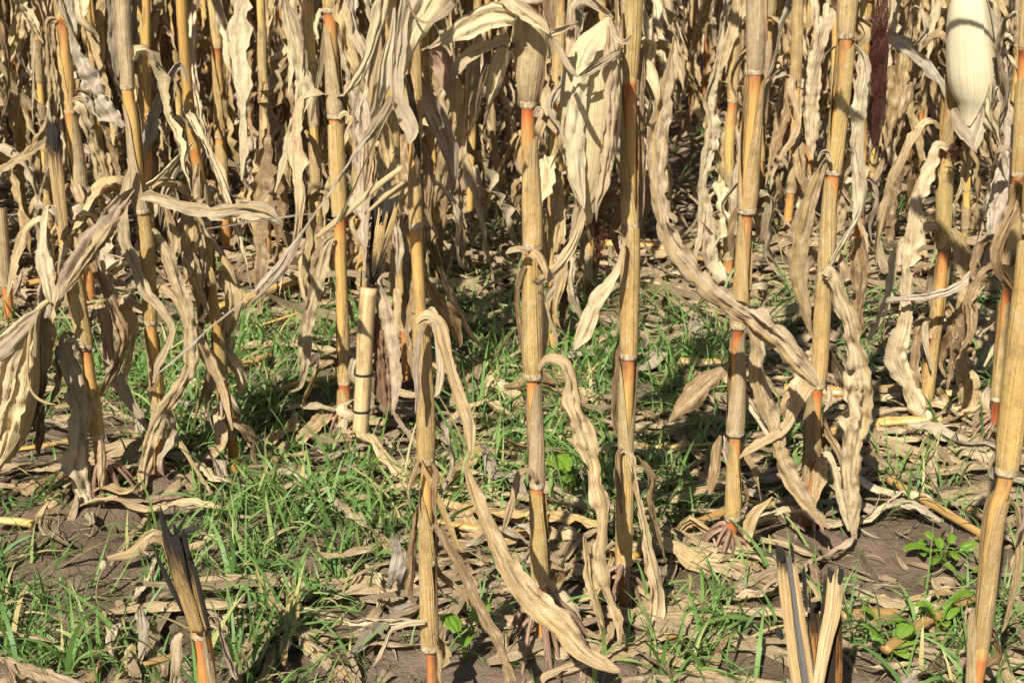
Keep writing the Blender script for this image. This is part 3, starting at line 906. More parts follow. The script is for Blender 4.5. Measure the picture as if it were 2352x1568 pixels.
P = plant("right_of_centre", (1673, 1305), [(1678, 1230), (1682, 1185), (1688, 995), (1698, 750), (1714, 484), (1733, 167), (1742, -120)], 29,
          [(1187, 37, 1012, 30, 70, 2.6), (993, 42, 765, 34, -65, 2.2), (748, 40, 492, 36, 55, 2.7), (484, 44, 182, 44, -40, 2.2), (166, 36, -100, 52, 178, 1.0)],
          "maize stalk with an arched sheath mouth and pinkish brace roots", red=1.05, roots=14, root_from=.05)
leaf(P, [(1702, 720, 10), (1712, 730, 16), (1735, 790, 28), (1740, 860, 40), (1760, 930, 46), (1785, 1005, 44), (1795, 1050, 46), (1816, 1100, 50), (1856, 1152, 42), (1890, 1192, 30), (1906, 1214, 8)], (.50, .38, .22, 1.0), d0=-.03, d1=-.02, curl=.5)
leaf(P, [(1858, 850, 30), (1842, 880, 52), (1826, 930, 36), (1802, 980, 32), (1756, 1012, 24), (1720, 1032, 19), (1698, 1052, 6)], SAND, d0=-.02, d1=-.03, ruffle=.4)
leaf(P, [(1680, 825, 6), (1662, 845, 20), (1625, 872, 42), (1575, 922, 52), (1545, 958, 20), (1535, 970, 4)], BROWN, d0=.0, d1=-.05, curl=.7)
leaf(P, [(1775, 1140, 6), (1764, 1152, 18), (1735, 1178, 38), (1712, 1240, 44), (1730, 1290, 36), (1772, 1322, 8)], TAN, d0=.01, d1=.0, curl=.7)
leaf(P, [(1757, -60, 18), (1760, 40, 15), (1763, 95, 5)], (.62, .36, .2, .1), MAT_SHEATH, "sheath", d0=-.02, d1=-.02, curl=1.2, ruffle=.05)
leaf(P, [(1820, -30, 14), (1812, 20, 16), (1795, 62, 19), (1782, 130, 14), (1768, 168, 12), (1755, 190, 4)], (.40, .34, .22, 1.0), d0=.0, d1=-.02, curl=1.0)
leaf(P, [(1700, 478, 8), (1690, 484, 14), (1680, 520, 22), (1676, 560, 18), (1680, 590, 5)], BROWN, d0=.01, d1=.03)
leaf(P, [(1725, 480, 10), (1738, 500, 20), (1756, 545, 26), (1772, 590, 22), (1785, 620, 5)], TAN, d0=.02, d1=.06)
leaf(P, [(1655, 1000, 10), (1645, 1040, 30), (1640, 1080, 34), (1632, 1120, 18), (1630, 1135, 4)], BROWN, d0=.02, d1=-.0)
leaf(P, [(1690, 1010, 10), (1712, 1040, 20), (1732, 1080, 14), (1742, 1120, 10), (1748, 1150, 3)], TAN, d0=.03, d1=.04)
leaf(P, [(1640, 1235, 8), (1660, 1290, 9), (1690, 1330, 8), (1705, 1340, 4)], PALE, d0=-.03, d1=-.05, curl=1.2)

P = plant("right", (1846, 1232), [(1868, 1020), (1878, 884), (1893, 640), (1916, 396), (1943, 83), (1950, 0), (1958, -120)], 29,
          [(1045, 34, 900, 36, 60, 3.0), (884, 37, 640, 36, 175, 1.0), (628, 36, 408, 37, 65, 2.4), (396, 38, 100, 42, -50, 1.6), (83, 38, -100, 52, 180, 1.0)],
          "maize stalk with a dark red joint low down and an ear trailing black silk", red=1.15, roots=13, root_from=.05)
leaf(P, [(1893, 632, 30), (1908, 620, 46), (1930, 680, 46), (1950, 752, 52), (1968, 822, 62), (1972, 900, 74), (1965, 980, 74), (1955, 1060, 62), (1955, 1112, 52), (1960, 1172, 38), (1963, 1255, 8)], (.54, .42, .24, .9), d0=-.035, d1=-.06, curl=.45, ruffle=.42, roll=[25, -15, 20, -10, 15], mid=.8, crinkle=.36, ragged=.2)
leaf(P, [(1962, 102, 6), (1970, 112, 14), (1979, 132, 30), (1983, 172, 37), (1975, 232, 40), (1966, 300, 44), (1964, 362, 42), (1974, 425, 37), (1976, 478, 30), (1960, 517, 22), (1943, 546, 20), (1912, 603, 22), (1888, 636, 10)], (.58, .49, .35, .1), d0=-.02, d1=-.02, curl=.5, ruffle=.28)
leaf(P, [(1900, 362, 10), (1890, 384, 22), (1870, 432, 46), (1848, 500, 50), (1833, 590, 50), (1836, 650, 46), (1849, 712, 30), (1863, 772, 8)], (.44, .32, .17, 1.3), d0=-.01, d1=.02, curl=.4, roll=[10, 0, -10], mid=-.35, ruffle=.35)
leaf(P, [(1878, 370, 6), (1888, 352, 14), (1900, 352, 18), (1906, 372, 8)], PALE, d0=-.03, d1=-.03, ruffle=.4)
leaf(P, [(1968, 548, 30), (1974, 600, 48), (1976, 650, 42), (1972, 720, 34), (1970, 785, 20), (1968, 810, 4)], BROWN, d0=.03, d1=.05)
leaf(P, [(1862, 900, 12), (1860, 960, 26), (1855, 1050, 28), (1850, 1130, 14)], TAN, MAT_SHEATH, "sheath", d0=-.012, d1=-.012, curl=1.3, ruffle=.06)
leaf(P, [(1895, 1050, 14), (1900, 1042, 22), (1915, 1070, 24), (1930, 1130, 26), (1945, 1190, 22), (1950, 1220, 6)], PALE, d0=-.03, d1=-.05)
leaf(P, [(1885, 1050, 20), (1880, 1090, 32), (1872, 1140, 22), (1866, 1170, 6)], TAN, d0=-.03, d1=-.04)
leaf(P, [(1895, 880, 6), (1908, 900, 22), (1903, 930, 14), (1892, 945, 4)], PALE, d0=.01, d1=.0, curl=1.4)
leaf(P, [(1895, 800, 10), (1915, 840, 30), (1945, 895, 32), (1965, 950, 16), (1970, 970, 4)], DARK, d0=.03, d1=.06)

P = PLANTS["right"]
E = ear(P, [(2024, 60), (2020, 110), (2012, 180), (2010, 250), (2010, 300), (2012, 335)], [10, 34, 42, 40, 26, 10], dd=.06, color=(.34, .235, .12, 0), husks=4, facing=0, seed=31)
silk(E, [(2032, -30, 30), (2026, 10, 38), (2020, 70, 44), (2016, 130, 40), (2018, 190, 30), (2012, 250, 26), (2010, 300, 17), (2007, 340, 6)], P["depth"] + .03, 330, 14, (.85, .8, .85, 1))
P = plant("right_rear", (2122, 978), [(2126, 938), (2140, 790), (2154, 700), (2167, 566), (2172, 400), (2178, 290), (2192, 100), (2205, -120)], 25,
          [(938, 29, 745, 33, -70, 1.6), (770, 30, 590, 30, 10, 3.2), (566, 33, 345, 35, -80, 1.5), (338, 32, 150, 34, -60, 2.8), (120, 34, -90, 36, 180)],
          "maize stalk on the right carrying the smooth cream ear", red=1.2, roots=9, root_from=.04)
ear(P, [(2226, -40), (2226, 0), (2227, 40), (2230, 100), (2235, 165), (2239, 215), (2238, 260), (2232, 298), (2230, 328)], [18, 72, 90, 101, 106, 92, 56, 34, 12], dd=-.07,
    color=(.88, .77, .52, .0), mat=MAT_HUSK_CLEAN, husks=4, facing=-.2, seed=11, flat=1.0)
leaf(P, [(2188, 250, 20), (2205, 290, 34), (2222, 318, 26), (2236, 340, 10), (2244, 352, 3)], (.62, .52, .36, .0), MAT_HUSK, "ear_husk", d0=-.10, d1=-.10, curl=.8)
leaf(P, [(2262, 240, 12), (2262, 275, 26), (2250, 310, 22), (2240, 345, 6)], (.66, .57, .38, .0), MAT_HUSK, "ear_husk", d0=-.10, d1=-.10, curl=.8)
silk(P["stalk"], [(2214, 296, 10), (2205, 318, 20), (2192, 345, 34), (2186, 370, 22)], P["depth"] - .07, 130, 8, (.6, .5, .6, 1))
leaf(P, [(2240, -40, 10), (2255, 0, 16), (2290, 60, 22), (2303, 130, 24), (2308, 200, 26), (2318, 290, 32), (2320, 345, 40), (2308, 400, 48), (2292, 460, 54), (2284, 520, 40), (2268, 580, 36), (2236, 626, 31), (2196, 660, 26),
         (2140, 680, 21), (2060, 686, 15), (1985, 696, 5)], (.57, .48, .34, .1), d0=-.07, d1=-.10, curl=.4, ruffle=.25)
leaf(P, [(2176, 345, 14), (2166, 332, 26), (2148, 334, 34), (2130, 390, 42), (2106, 450, 40), (2094, 520, 42), (2084, 575, 42), (2077, 625, 38), (2080, 690, 33), (2075, 750, 36), (2060, 815, 48), (2080, 870, 44), (2105, 930, 42), (2125, 990, 46), (2136, 1060, 38), (2150, 1132, 8)], PALE, d0=-.03, d1=-.10, curl=.5, ruffle=.35)
leaf(P, [(2176, 530, 8), (2194, 535, 24), (2215, 590, 46), (2224, 650, 50), (2214, 710, 38), (2205, 745, 36), (2208, 795, 42), (2218, 860, 50), (2226, 920, 48), (2234, 958, 14)], TAN, d0=-.01, d1=-.03, curl=.6)
leaf(P, [(2030, 82, 8), (2040, 84, 32), (2075, 105, 50), (2110, 132, 42), (2140, 166, 30), (2164, 200, 20), (2173, 228, 3)], (.47, .42, .33, .6), d0=.0, d1=.0, curl=.6, ruffle=.1)
leaf(P, [(2125, 738, 10), (2118, 730, 20), (2108, 770, 30), (2104, 850, 28), (2110, 900, 10)], BROWN, d0=-.02, d1=-.03, curl=.9)
leaf(P, [(2140, 735, 10), (2128, 735, 18), (2126, 780, 20), (2135, 830, 10), (2138, 850, 3)], PALE, d0=-.035, d1=-.035, curl=1.2)
leaf(P, [(2305, 480, 18), (2320, 520, 26), (2326, 600, 30), (2311, 680, 28), (2276, 742, 18), (2244, 772, 5)], (.50, .37, .2, .9), d0=-.05, d1=-.06)
leaf(P, [(2316, 725, 14), (2306, 760, 22), (2280, 802, 18), (2260, 842, 5)], PALE, d0=-.05, d1=-.06, curl=1.0)
leaf(P, [(2155, 890, 12), (2175, 930, 22), (2190, 990, 20), (2200, 1030, 8)], TAN, d0=.0, d1=.02)

P = plant("right_red", (2262, 1052), [(2278, 1005), (2290, 930), (2305, 800), (2325, 560), (2345, 300), (2362, -100)], 27,
          [(915, 33, 690, 34, -60, 1.2), (650, 32, 430, 32, 120), (400, 32, 180, 33, 180), (110, 30, -80, 30, 180)],
          "maize stalk with bright red foot, behind the thick stalk at the edge", red=1.35, roots=13, root_from=.05)

# ---- second row, from the left edge
P = plant("left_edge_stub", (23, 742), [(14, 650), (2, 480)], 24, [(655, 27, 482, 27, 180, .6)], "short cut stalk stub at the far left edge with an amber foot", red=.9, name="stalk_stub", cat="stalk stub", group=None)
slat(P, [(4, 478, 22), (8, 520, 20)], MAT_CHAR_GREY, "pith", d0=-.001, d1=-.001)

P = plant("charred_top", (244, 1188), [(226, 1003), (197, 796), (153, 565), (142, 500), (122, 300)], 28,
          [(1003, 33, 900, 31, -60, 2.6), (796, 37, 575, 37, 178, 1.0), (566, 31)],
          "leaning broken maize stalk on the left whose snapped top is charred black", red=.95, roots=12, root_from=.055, name="broken_maize_plant", group=None)
slat(P, [(112, 292, 16), (120, 360, 18), (134, 470, 20), (147, 550, 16)], None, soot=(.95, .05, 2.0), d0=-.016, d1=-.014, bow=.6, ragged=1.8)
slat(P, [(128, 300, 17), (136, 380, 16), (146, 470, 14), (153, 545, 10)], None, soot=(.95, .2, 2.0), d0=-.015, d1=-.013, bow=.6, ragged=1.8)
slat(P, [(117, 284, 13), (122, 310, 16), (126, 345, 6)], MAT_CHAR, "charred_splinter", d0=-.019, d1=-.020, ragged=2.5)
slat(P, [(127, 288, 12), (129, 310, 12), (130, 350, 5)], MAT_CHAR, "charred_splinter", d0=-.018, d1=-.019, ragged=2.5)
leaf(P, [(192, 800, 14), (172, 790, 34), (158, 800, 36), (178, 880, 52), (192, 950, 56), (188, 1030, 56), (192, 1100, 62), (205, 1160, 48), (215, 1200, 16)], (.54, .435, .29, .3), d0=-.02, d1=-.05, curl=.7, ruffle=.35)
leaf(P, [(230, 1010, 14), (236, 1040, 24), (238, 1090, 26), (236, 1130, 22), (240, 1165, 6)], SAND, d0=-.03, d1=-.035, curl=1.0)
leaf(P, [(150, 760, 10), (140, 790, 18), (150, 850, 22), (168, 900, 20), (182, 930, 4)], GREY, d0=-.04, d1=-.05, curl=1.2)
leaf(P, [(198, 560, 14), (212, 600, 26), (240, 660, 32), (262, 710, 34), (285, 770, 38), (270, 830, 36), (245, 880, 22), (230, 905, 6)], BROWN, d0=-.0, d1=-.03)
leaf(P, [(112, 470, 8), (104, 485, 16), (98, 560, 26), (104, 612, 38), (115, 668, 36), (121, 706, 6)], PALE, d0=-.06, d1=-.07, curl=1.0, ruffle=.12)
leaf(P, [(100, 485, 4), (116, 474, 12), (128, 488, 12), (132, 520, 5)], CREAM, d0=-.06, d1=-.05)
leaf(P, [(308, 434, 12), (288, 455, 40), (240, 520, 80), (205, 570, 84), (175, 612, 76), (150, 655, 44), (136, 690, 8)], (.35, .275, .185, .2), d0=-.03, d1=-.07, curl=.9, crinkle=.3, ruffle=.25)
leaf(P, [(258, 520, 30), (228, 565, 36), (195, 610, 36), (166, 648, 26), (150, 672, 6)], (.45, .33, .16, .8), d0=-.05, d1=-.085, curl=.9)
slat(P, [(112, 690, 12), (96, 702, 15), (82, 718, 13)], MAT_BLEACHED, "ear_shank", d0=-.08, d1=-.09, bow=1.2)
E = ear(P, [(88, 715), (64, 750), (40, 810), (24, 880), (12, 950), (2, 1010), (-6, 1075)], [10, 52, 100, 120, 108, 78, 20], dd=-.10, color=(.72, .57, .33, .05), husks=6, spread=.25, facing=.3, seed=21)
leaf(P, [(86, 718, 8), (60, 745, 30), (25, 780, 40), (-15, 815, 36)], (.50, .41, .26, .1), MAT_HUSK, "ear_husk", d0=-.17, d1=-.18, curl=.8, ruffle=.1)
leaf(P, [(104, 730, 34), (98, 790, 46), (92, 860, 46), (84, 930, 40), (78, 990, 14)], (.36, .26, .13, .2), MAT_SHEATH, "ear_husk", d0=-.08, d1=-.08, curl=.9, ruffle=.08)
leaf(P, [(74, 735, 12), (50, 800, 46), (40, 880, 52), (24, 960, 44), (6, 1030, 24), (-8, 1080, 6)], (.74, .58, .34, .1), MAT_HUSK, "ear_husk", d0=-.165, d1=-.17, curl=.9, ruffle=.25, crinkle=.25)
leaf(P, [(60, 760, 12), (20, 830, 44), (-2, 920, 50), (-20, 1000, 30)], (.66, .53, .33, .1), MAT_HUSK, "ear_husk", d0=-.17, d1=-.18, curl=.8, ruffle=.2, crinkle=.25)
leaf(P, [(70, 745, 10), (62, 800, 16), (62, 850, 14), (72, 895, 9), (95, 918, 10), (128, 928, 4)], TAN, d0=-.18, d1=-.19, curl=1.2)
leaf(P, [(96, 930, 12), (92, 990, 24), (88, 1030, 18), (92, 1050, 4)], DARK, d0=-.08, d1=-.08)

P = plant("left_lean", (207, 690), [(190, 500), (186, 445), (160, 256), (143, 45), (131, -120)], 29,
          [(445, 36, 268, 35, -30, 1.8), (257, 32, 58, 32, 20, 1.8), (46, 30, -90, 30, 180)],
          "leaning ochre maize stalk at upper left behind the charred one", red=.9)
leaf(P, [(132, 50, 6), (122, 46, 16), (112, 62, 20), (117, 150, 24), (122, 235, 30), (105, 300, 32), (66, 350, 26), (25, 376, 24), (-12, 398, 14)], (.40, .31, .17, 1.3), d0=-.02, d1=-.06, curl=.9, ruffle=.25)
leaf(P, [(45, -30, 50), (48, 10, 48), (66, 38, 42), (86, 76, 25), (99, 100, 5)], PALE, d0=-.01, d1=-.02)
leaf(P, [(48, 15, 30), (40, 60, 36), (18, 118, 40), (-10, 175, 34)], SAND, d0=.03, d1=.03, curl=.4)
leaf(P, [(-12, 128, 18), (30, 195, 24), (78, 252, 22), (98, 275, 4)], (.28, .22, .12, 1.2), d0=.0, d1=.0)
leaf(P, [(152, -20, 20), (160, 50, 30), (170, 115, 34), (200, 180, 56), (226, 236, 52), (256, 262, 42), (285, 292, 12)], (.46, .385, .28, .15), d0=-.03, d1=-.02, curl=.4, ruffle=.22)
leaf(P, [(165, 240, 8), (180, 228, 20), (196, 245, 22), (210, 310, 24), (232, 370, 30), (248, 420, 30), (258, 445, 8)], TAN, d0=-.02, d1=.02)
leaf(P, [(187, -20, 14), (184, 20, 16), (179, 90, 8)], SAND, d0=.05, d1=.05)
leaf(P, [(234, -20, 26), (230, 40, 26), (222, 80, 14), (218, 92, 4)], (.55, .42, .22, .9), d0=.05, d1=.05)
leaf(P, [(198, 430, 12), (205, 470, 22), (222, 520, 20), (235, 560, 8)], GREY, d0=-.02, d1=.0)

P = plant("left_tall", (371, 1150), [(360, 900), (345, 740), (335, 560), (318, 440), (304, 280), (293, 200), (284, 0), (279, -120)], 27,
          [(1000, 31, 765, 31, 30, 2.0), (740, 32, 500, 31, 150, 1.2), (485, 37, 238, 33, 45, 2.3), (200, 33, -90, 34, 178, 1.0)],
          "tall slightly bent maize stalk third from the left, wrapped by a drooping leaf", red=.8)
leaf(P, [(257, -20, 28), (262, 80, 31), (268, 150, 20), (271, 178, 4)], (.47, .39, .25, .1), MAT_SHEATH, "sheath", d0=-.01, d1=-.01, curl=1.2, ruffle=.06)
leaf(P, [(322, 452, 16), (350, 452, 34), (420, 476, 42), (500, 488, 40), (560, 482, 44), (612, 492, 44), (650, 516, 12)], (.40, .325, .215, .9), d0=-.03, d1=-.08, curl=.7, roll=[25, 10, -20])
leaf(P, [(302, 380, 10), (290, 425, 26), (280, 480, 32), (286, 550, 36), (310, 610, 36), (335, 670, 34), (365, 705, 26), (392, 750, 26), (382, 800, 22), (362, 840, 18), (352, 880, 6)], (.50, .395, .255, .3), d0=-.03, d1=-.05, ruffle=.35)
leaf(P, [(350, 525, 10), (364, 540, 24), (390, 600, 38), (412, 660, 38), (432, 730, 42), (440, 800, 44), (432, 860, 42), (400, 915, 42), (368, 960, 40), (345, 1020, 36), (332, 1090, 30), (330, 1130, 6)], (.51, .40, .24, .5), d0=-.02, d1=-.05, curl=.6, ruffle=.38)
leaf(P, [(380, 470, 10), (392, 520, 26), (400, 575, 30), (392, 610, 12)], TAN, d0=.04, d1=.04)
leaf(P, [(342, 990, 10), (330, 1050, 20), (322, 1100, 24), (322, 1140, 8)], TAN, d0=-.0, d1=.0)
leaf(P, [(320, 880, 6), (345, 895, 12), (362, 880, 8), (370, 860, 3)], BROWN, d0=-.03, d1=-.03, curl=1.4)
leaf(P, [(380, 985, 12), (408, 1010, 18), (440, 1060, 14), (470, 1110, 10), (500, 1150, 4)], TAN, d0=-.02, d1=-.05, curl=1.2)
leaf(P, [(338, 425, 18), (368, 406, 20), (405, 365, 22), (434, 338, 12), (446, 326, 4)], CREAM, MAT_HUSK, "leaf", d0=.0, d1=.02, curl=1.5, ruffle=.02)
leaf(P, [(308, -20, 14), (310, 80, 15), (313, 172, 10)], (.50, .40, .24, .2), MAT_SHEATH, "sheath", d0=.03, d1=.03, curl=1.3, ruffle=.05)

P = plant("left_thin", (541, 1088), [(528, 980), (510, 880), (500, 755), (484, 650), (473, 520), (455, 400), (445, 323), (428, 190), (420, 60), (412, -120)], 25,
          [(1000, 27, 885, 28, 30), (868, 30, 760, 29, -40, 2.4), (650, 28, 545, 27, 60, 2.6), (512, 29, 420, 27, -30), (340, 25, 190, 20, 0, 2.8)],
          "thin dark amber maize stalk next to the tall bent one", red=.75, color=(.80, .72, .6, 1))
leaf(P, [(430, 190, 6), (422, 165, 14), (408, 150, 20), (376, 205, 28), (346, 280, 42), (332, 345, 44), (328, 384, 8)], (.42, .375, .32, .1), d0=-.05, d1=-.06, curl=1.0, ruffle=.08)
leaf(P, [(455, 375, 12), (452, 420, 26), (452, 480, 30), (462, 540, 28), (470, 600, 32), (462, 670, 26), (470, 720, 10)], (.49, .38, .23, .7), d0=-.02, d1=-.025, ruffle=.3, curl=1.1)
leaf(P, [(480, 640, 14), (470, 690, 20), (462, 740, 16), (465, 780, 5)], DARK, d0=-.03, d1=-.03, curl=1.2)
leaf(P, [(520, 890, 14), (512, 915, 24), (512, 960, 22), (516, 1010, 14), (520, 1050, 10), (530, 1085, 4)], (.45, .33, .22, .3), d0=-.03, d1=-.035, curl=1.1)
leaf(P, [(415, -20, 26), (424, 70, 30), (431, 130, 20), (420, 160, 8)], (.45, .34, .19, 1.0), d0=.04, d1=.03, curl=.9)
leaf(P, [(470, 770, 8), (478, 830, 16), (470, 890, 16), (455, 930, 12), (448, 960, 4)], BROWN, d0=.0, d1=.02, ruffle=.5)

P = plant("left_back", (523, 588), [(515, 470), (510, 400), (506, 316), (498, 110), (491, 0), (487, -110)], 23,
          [(460, 27, 335, 26, 150), (315, 27, 128, 24, 50, 2.2), (109, 28, -80, 28, 180, 1.0)],
          "straight yellow maize stalk behind the thin amber one, with a small hooked leaf", red=.85)
leaf(P, [(514, 312, 6), (506, 296, 12), (494, 284, 13), (482, 300, 14), (479, 352, 7)], BROWN, d0=-.03, d1=-.03, curl=1.2)
leaf(P, [(492, -20, 20), (498, 0, 22), (516, 75, 29), (545, 175, 31), (560, 255, 38), (567, 325, 40), (566, 400, 36), (580, 445, 12)], (.50, .415, .27, .2), d0=-.03, d1=-.02, curl=.5)
leaf(P, [(512, 112, 8), (518, 140, 14), (526, 230, 22), (545, 330, 26), (572, 420, 22), (582, 455, 5)], (.52, .39, .2, .9), d0=-.0, d1=.03)
leaf(P, [(604, -40, 30), (603, 10, 33), (608, 70, 30), (598, 140, 16), (587, 168, 4)], SAND, d0=.0, d1=.0, curl=1.2)
leaf(P, [(580, 420, 14), (566, 450, 40), (555, 500, 44), (545, 540, 30), (538, 560, 6)], TAN, d0=-.02, d1=-.03, crinkle=.3)

P = plant("mid_left", (793, 990), [(791, 878), (784, 650), (779, 493), (770, 268), (760, 26), (754, -120)], 28,
          [(975, 36, 900, 34, 100), (878, 30, 690, 26, -40, 2.6), (493, 36, 290, 35, 160, 1.2), (268, 37, 55, 33, 70, 2.7), (25, 36, -100, 37, 180, 1.0)],
          "maize stalk left of the cut pale stem, orange below its top joint", red=.95, roots=8)
leaf(P, [(768, 545, 10), (752, 560, 24), (738, 610, 32), (725, 670, 36), (706, 740, 38), (699, 800, 36), (698, 850, 24), (690, 885, 14), (668, 898, 9), (650, 888, 3)], (.46, .36, .225, .4), d0=-.02, d1=-.04, curl=.8, ruffle=.35)
leaf(P, [(780, 275, 8), (790, 262, 18), (797, 268, 14), (795, 285, 4)], PALE, d0=-.03, d1=-.03, ruffle=.6)
leaf(P, [(795, 960, 14), (782, 990, 26), (768, 1012, 24), (755, 1020, 8)], (.60, .48, .34, .1), d0=-.03, d1=-.05, curl=.9)
leaf(P, [(795, 985, 14), (803, 1005, 24), (798, 1025, 12)], PINK, d0=-.03, d1=-.05)
leaf(P, [(656, -30, 16), (656, 15, 22), (669, 70, 31), (690, 150, 43), (699, 195, 45), (688, 255, 39), (668, 318, 33), (645, 390, 28), (632, 444, 6)], (.58, .49, .33, .2), d0=.05, d1=.02, curl=.35, ruffle=.16)
leaf(P, [(652, -10, 12), (688, 60, 18), (702, 140, 12), (706, 170, 3)], GREY, d0=.03, d1=.03)
leaf(P, [(735, 20, 10), (726, 60, 18), (732, 90, 10)], CREAM, d0=-.01, d1=-.02, ruffle=.5)
leaf(P, [(745, 60, 8), (738, 150, 13), (725, 220, 12), (715, 280, 6)], (.33, .26, .17, .2), d0=.02, d1=.04)
leaf(P, [(700, 300, 8), (720, 330, 18), (742, 385, 26), (752, 410, 6)], TAN, d0=.03, d1=.03)
leaf(P, [(790, 680, 6), (800, 700, 14), (812, 740, 12)], TAN, d0=.01, d1=.02)
silk(P["stalk"], [(798, -20, 36), (803, 40, 38), (810, 95, 30), (814, 150, 16), (815, 172, 6)], P["depth"] - .03, 260, 12)

P = plant("mid_left_husks", (935, 872), [(930, 755), (912, 566), (905, 400), (900, 250), (896, -100)], 26,
          [(755, 28, 578, 30, 30, 2.8), (566, 27, 400, 27, 160), (380, 30, 150, 32, 180)],
          "slender maize stalk standing behind the cut pale stem, left of centre", red=.9)
leaf(P, [(925, 525, 10), (938, 610, 32), (953, 695, 40), (962, 745, 36), (966, 770, 8)], (.52, .40, .24, .2), MAT_SHEATH, "sheath", d0=-.03, d1=-.03, curl=1.0, ruffle=.05)
leaf(P, [(945, 380, 18), (953, 420, 28), (958, 470, 30), (960, 520, 24), (955, 560, 6)], GREY, d0=-.06, d1=-.06, curl=1.2, ruffle=.1)
# ---- the sawn pale length with blackened splinters, standing left of centre
P = plant("cut_stem", (826, 1040), [(830, 950), (837, 800), (846, 662)], 40, [], "pale cut stem length with dark rings and burnt splinters above it", red=-.5, color=(1.02, 1.08, 1.55, 1), name="cut_stem", cat="cut stem", group=None)
for y, w in ((1028, 40), (942, 41), (858, 41)):
    c = P["axis_at"](on_plane(axis_interp([(826, 1040), (846, 662)], 0, y), y, P["depth"])[2])
    zz = np.array([-.0026, -.0012, .0012, .0026])
    pp = np.array([c + np.array([0, 0, z]) for z in zz])
    v, f, uv = tube(pp, np.array([.99, 1.05, 1.05, .99]) * w * px_size(c) / 2, 18, cap=False)
    mesh_obj("dark_ring", v, f, MAT_CHAR, P["root"], uv)
slat(P, [(878, 500, 24), (868, 560, 22), (856, 610, 22), (846, 640, 16)], None, "bleached_strip", soot=(.1, .75), color=(1.1, 1.1, 1.05, 1), d0=-.0, d1=-.012, ragged=1.5)
slat(P, [(912, 470, 10), (892, 540, 14), (872, 600, 14), (855, 645, 8)], None, "bleached_strip", soot=(.2, .9), color=(1.1, 1.1, 1.05, 1), d0=.0, d1=-.005, ragged=1.5)
slat(P, [(840, 490, 6), (836, 560, 8), (838, 625, 7)], MAT_BLEACHED, "bleached_strip", d0=-.01, d1=-.01)
for pts in ([(872, 440, 16), (864, 500, 18), (852, 600, 12), (846, 660, 8)], [(896, 430, 20), (890, 480, 22), (870, 560, 16), (852, 655, 8)],
            [(908, 440, 16), (906, 490, 14), (892, 525, 8)], [(856, 460, 10), (862, 520, 14), (858, 590, 10)], [(880, 520, 20), (870, 600, 18), (852, 660, 12)]):
    slat(P, pts, MAT_CHAR, "charred_splinter", d0=.012, d1=.004, ragged=2.5)
leaf(P, [(860, 655, 18), (868, 672, 30), (886, 725, 36), (898, 800, 36), (905, 885, 28), (901, 952, 8)], (.60, .48, .31, .1), MAT_SHEATH, "sheath", d0=.01, d1=-.01, curl=1.2, ruffle=.05)
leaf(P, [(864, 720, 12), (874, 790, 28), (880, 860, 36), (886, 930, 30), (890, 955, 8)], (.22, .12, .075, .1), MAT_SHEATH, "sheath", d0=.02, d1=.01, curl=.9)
leaf(P, [(900, 940, 10), (915, 965, 16), (938, 995, 18), (966, 1032, 18), (986, 1064, 4)], (.36, .29, .2, .3), d0=-.02, d1=-.06, curl=1.2)

# the tangle of broken leaves round the cut stem
P = PLANTS["mid_left_husks"]
for pts, c in (([(912, 385, 14), (905, 430, 30), (908, 500, 30), (915, 570, 24), (912, 640, 8)], GREY), ([(955, 395, 12), (972, 450, 26), (980, 520, 28), (975, 590, 24), (985, 650, 8)], BROWN),
               ([(905, 560, 12), (900, 640, 26), (908, 720, 26), (902, 800, 20), (906, 860, 6)], TAN), ([(940, 600, 14), (946, 680, 24), (938, 760, 26), (944, 830, 18), (950, 870, 5)], BROWN),
               ([(880, 610, 8), (868, 640, 18), (874, 680, 20), (866, 720, 5)], GREY), ([(925, 845, 14), (905, 900, 26), (890, 950, 22), (868, 985, 6)], TAN),
               ([(960, 790, 12), (975, 850, 24), (968, 910, 22), (975, 960, 6)], BROWN), ([(890, 330, 12), (880, 380, 24), (890, 440, 22), (882, 490, 6)], SAND),
               ([(838, 990, 10), (858, 1005, 22), (885, 1012, 22), (905, 1030, 6)], PALE), ([(815, 930, 10), (806, 970, 20), (812, 1010, 18), (800, 1040, 5)], PINK)):
    leaf(P, pts, c, d0=-.10, d1=-.16, curl=1.0, ruffle=.5, crinkle=.3)
# shreds hanging about the hollow stalk
P = PLANTS["centre_left"]
for pts, c in (([(975, 735, 8), (962, 770, 16), (955, 840, 20), (960, 900, 14), (955, 950, 4)], GREY), ([(988, 1062, 10), (1000, 1090, 18), (996, 1150, 16), (1003, 1205, 5)], BROWN),
               ([(960, 1055, 10), (950, 1090, 20), (940, 1130, 14), (944, 1160, 4)], TAN), ([(1000, 1480, 8), (1012, 1510, 16), (1008, 1550, 14), (1015, 1590, 4)], SAND)):
    leaf(P, pts, c, d0=-.03, d1=-.04, curl=1.1, ruffle=.5, crinkle=.3)

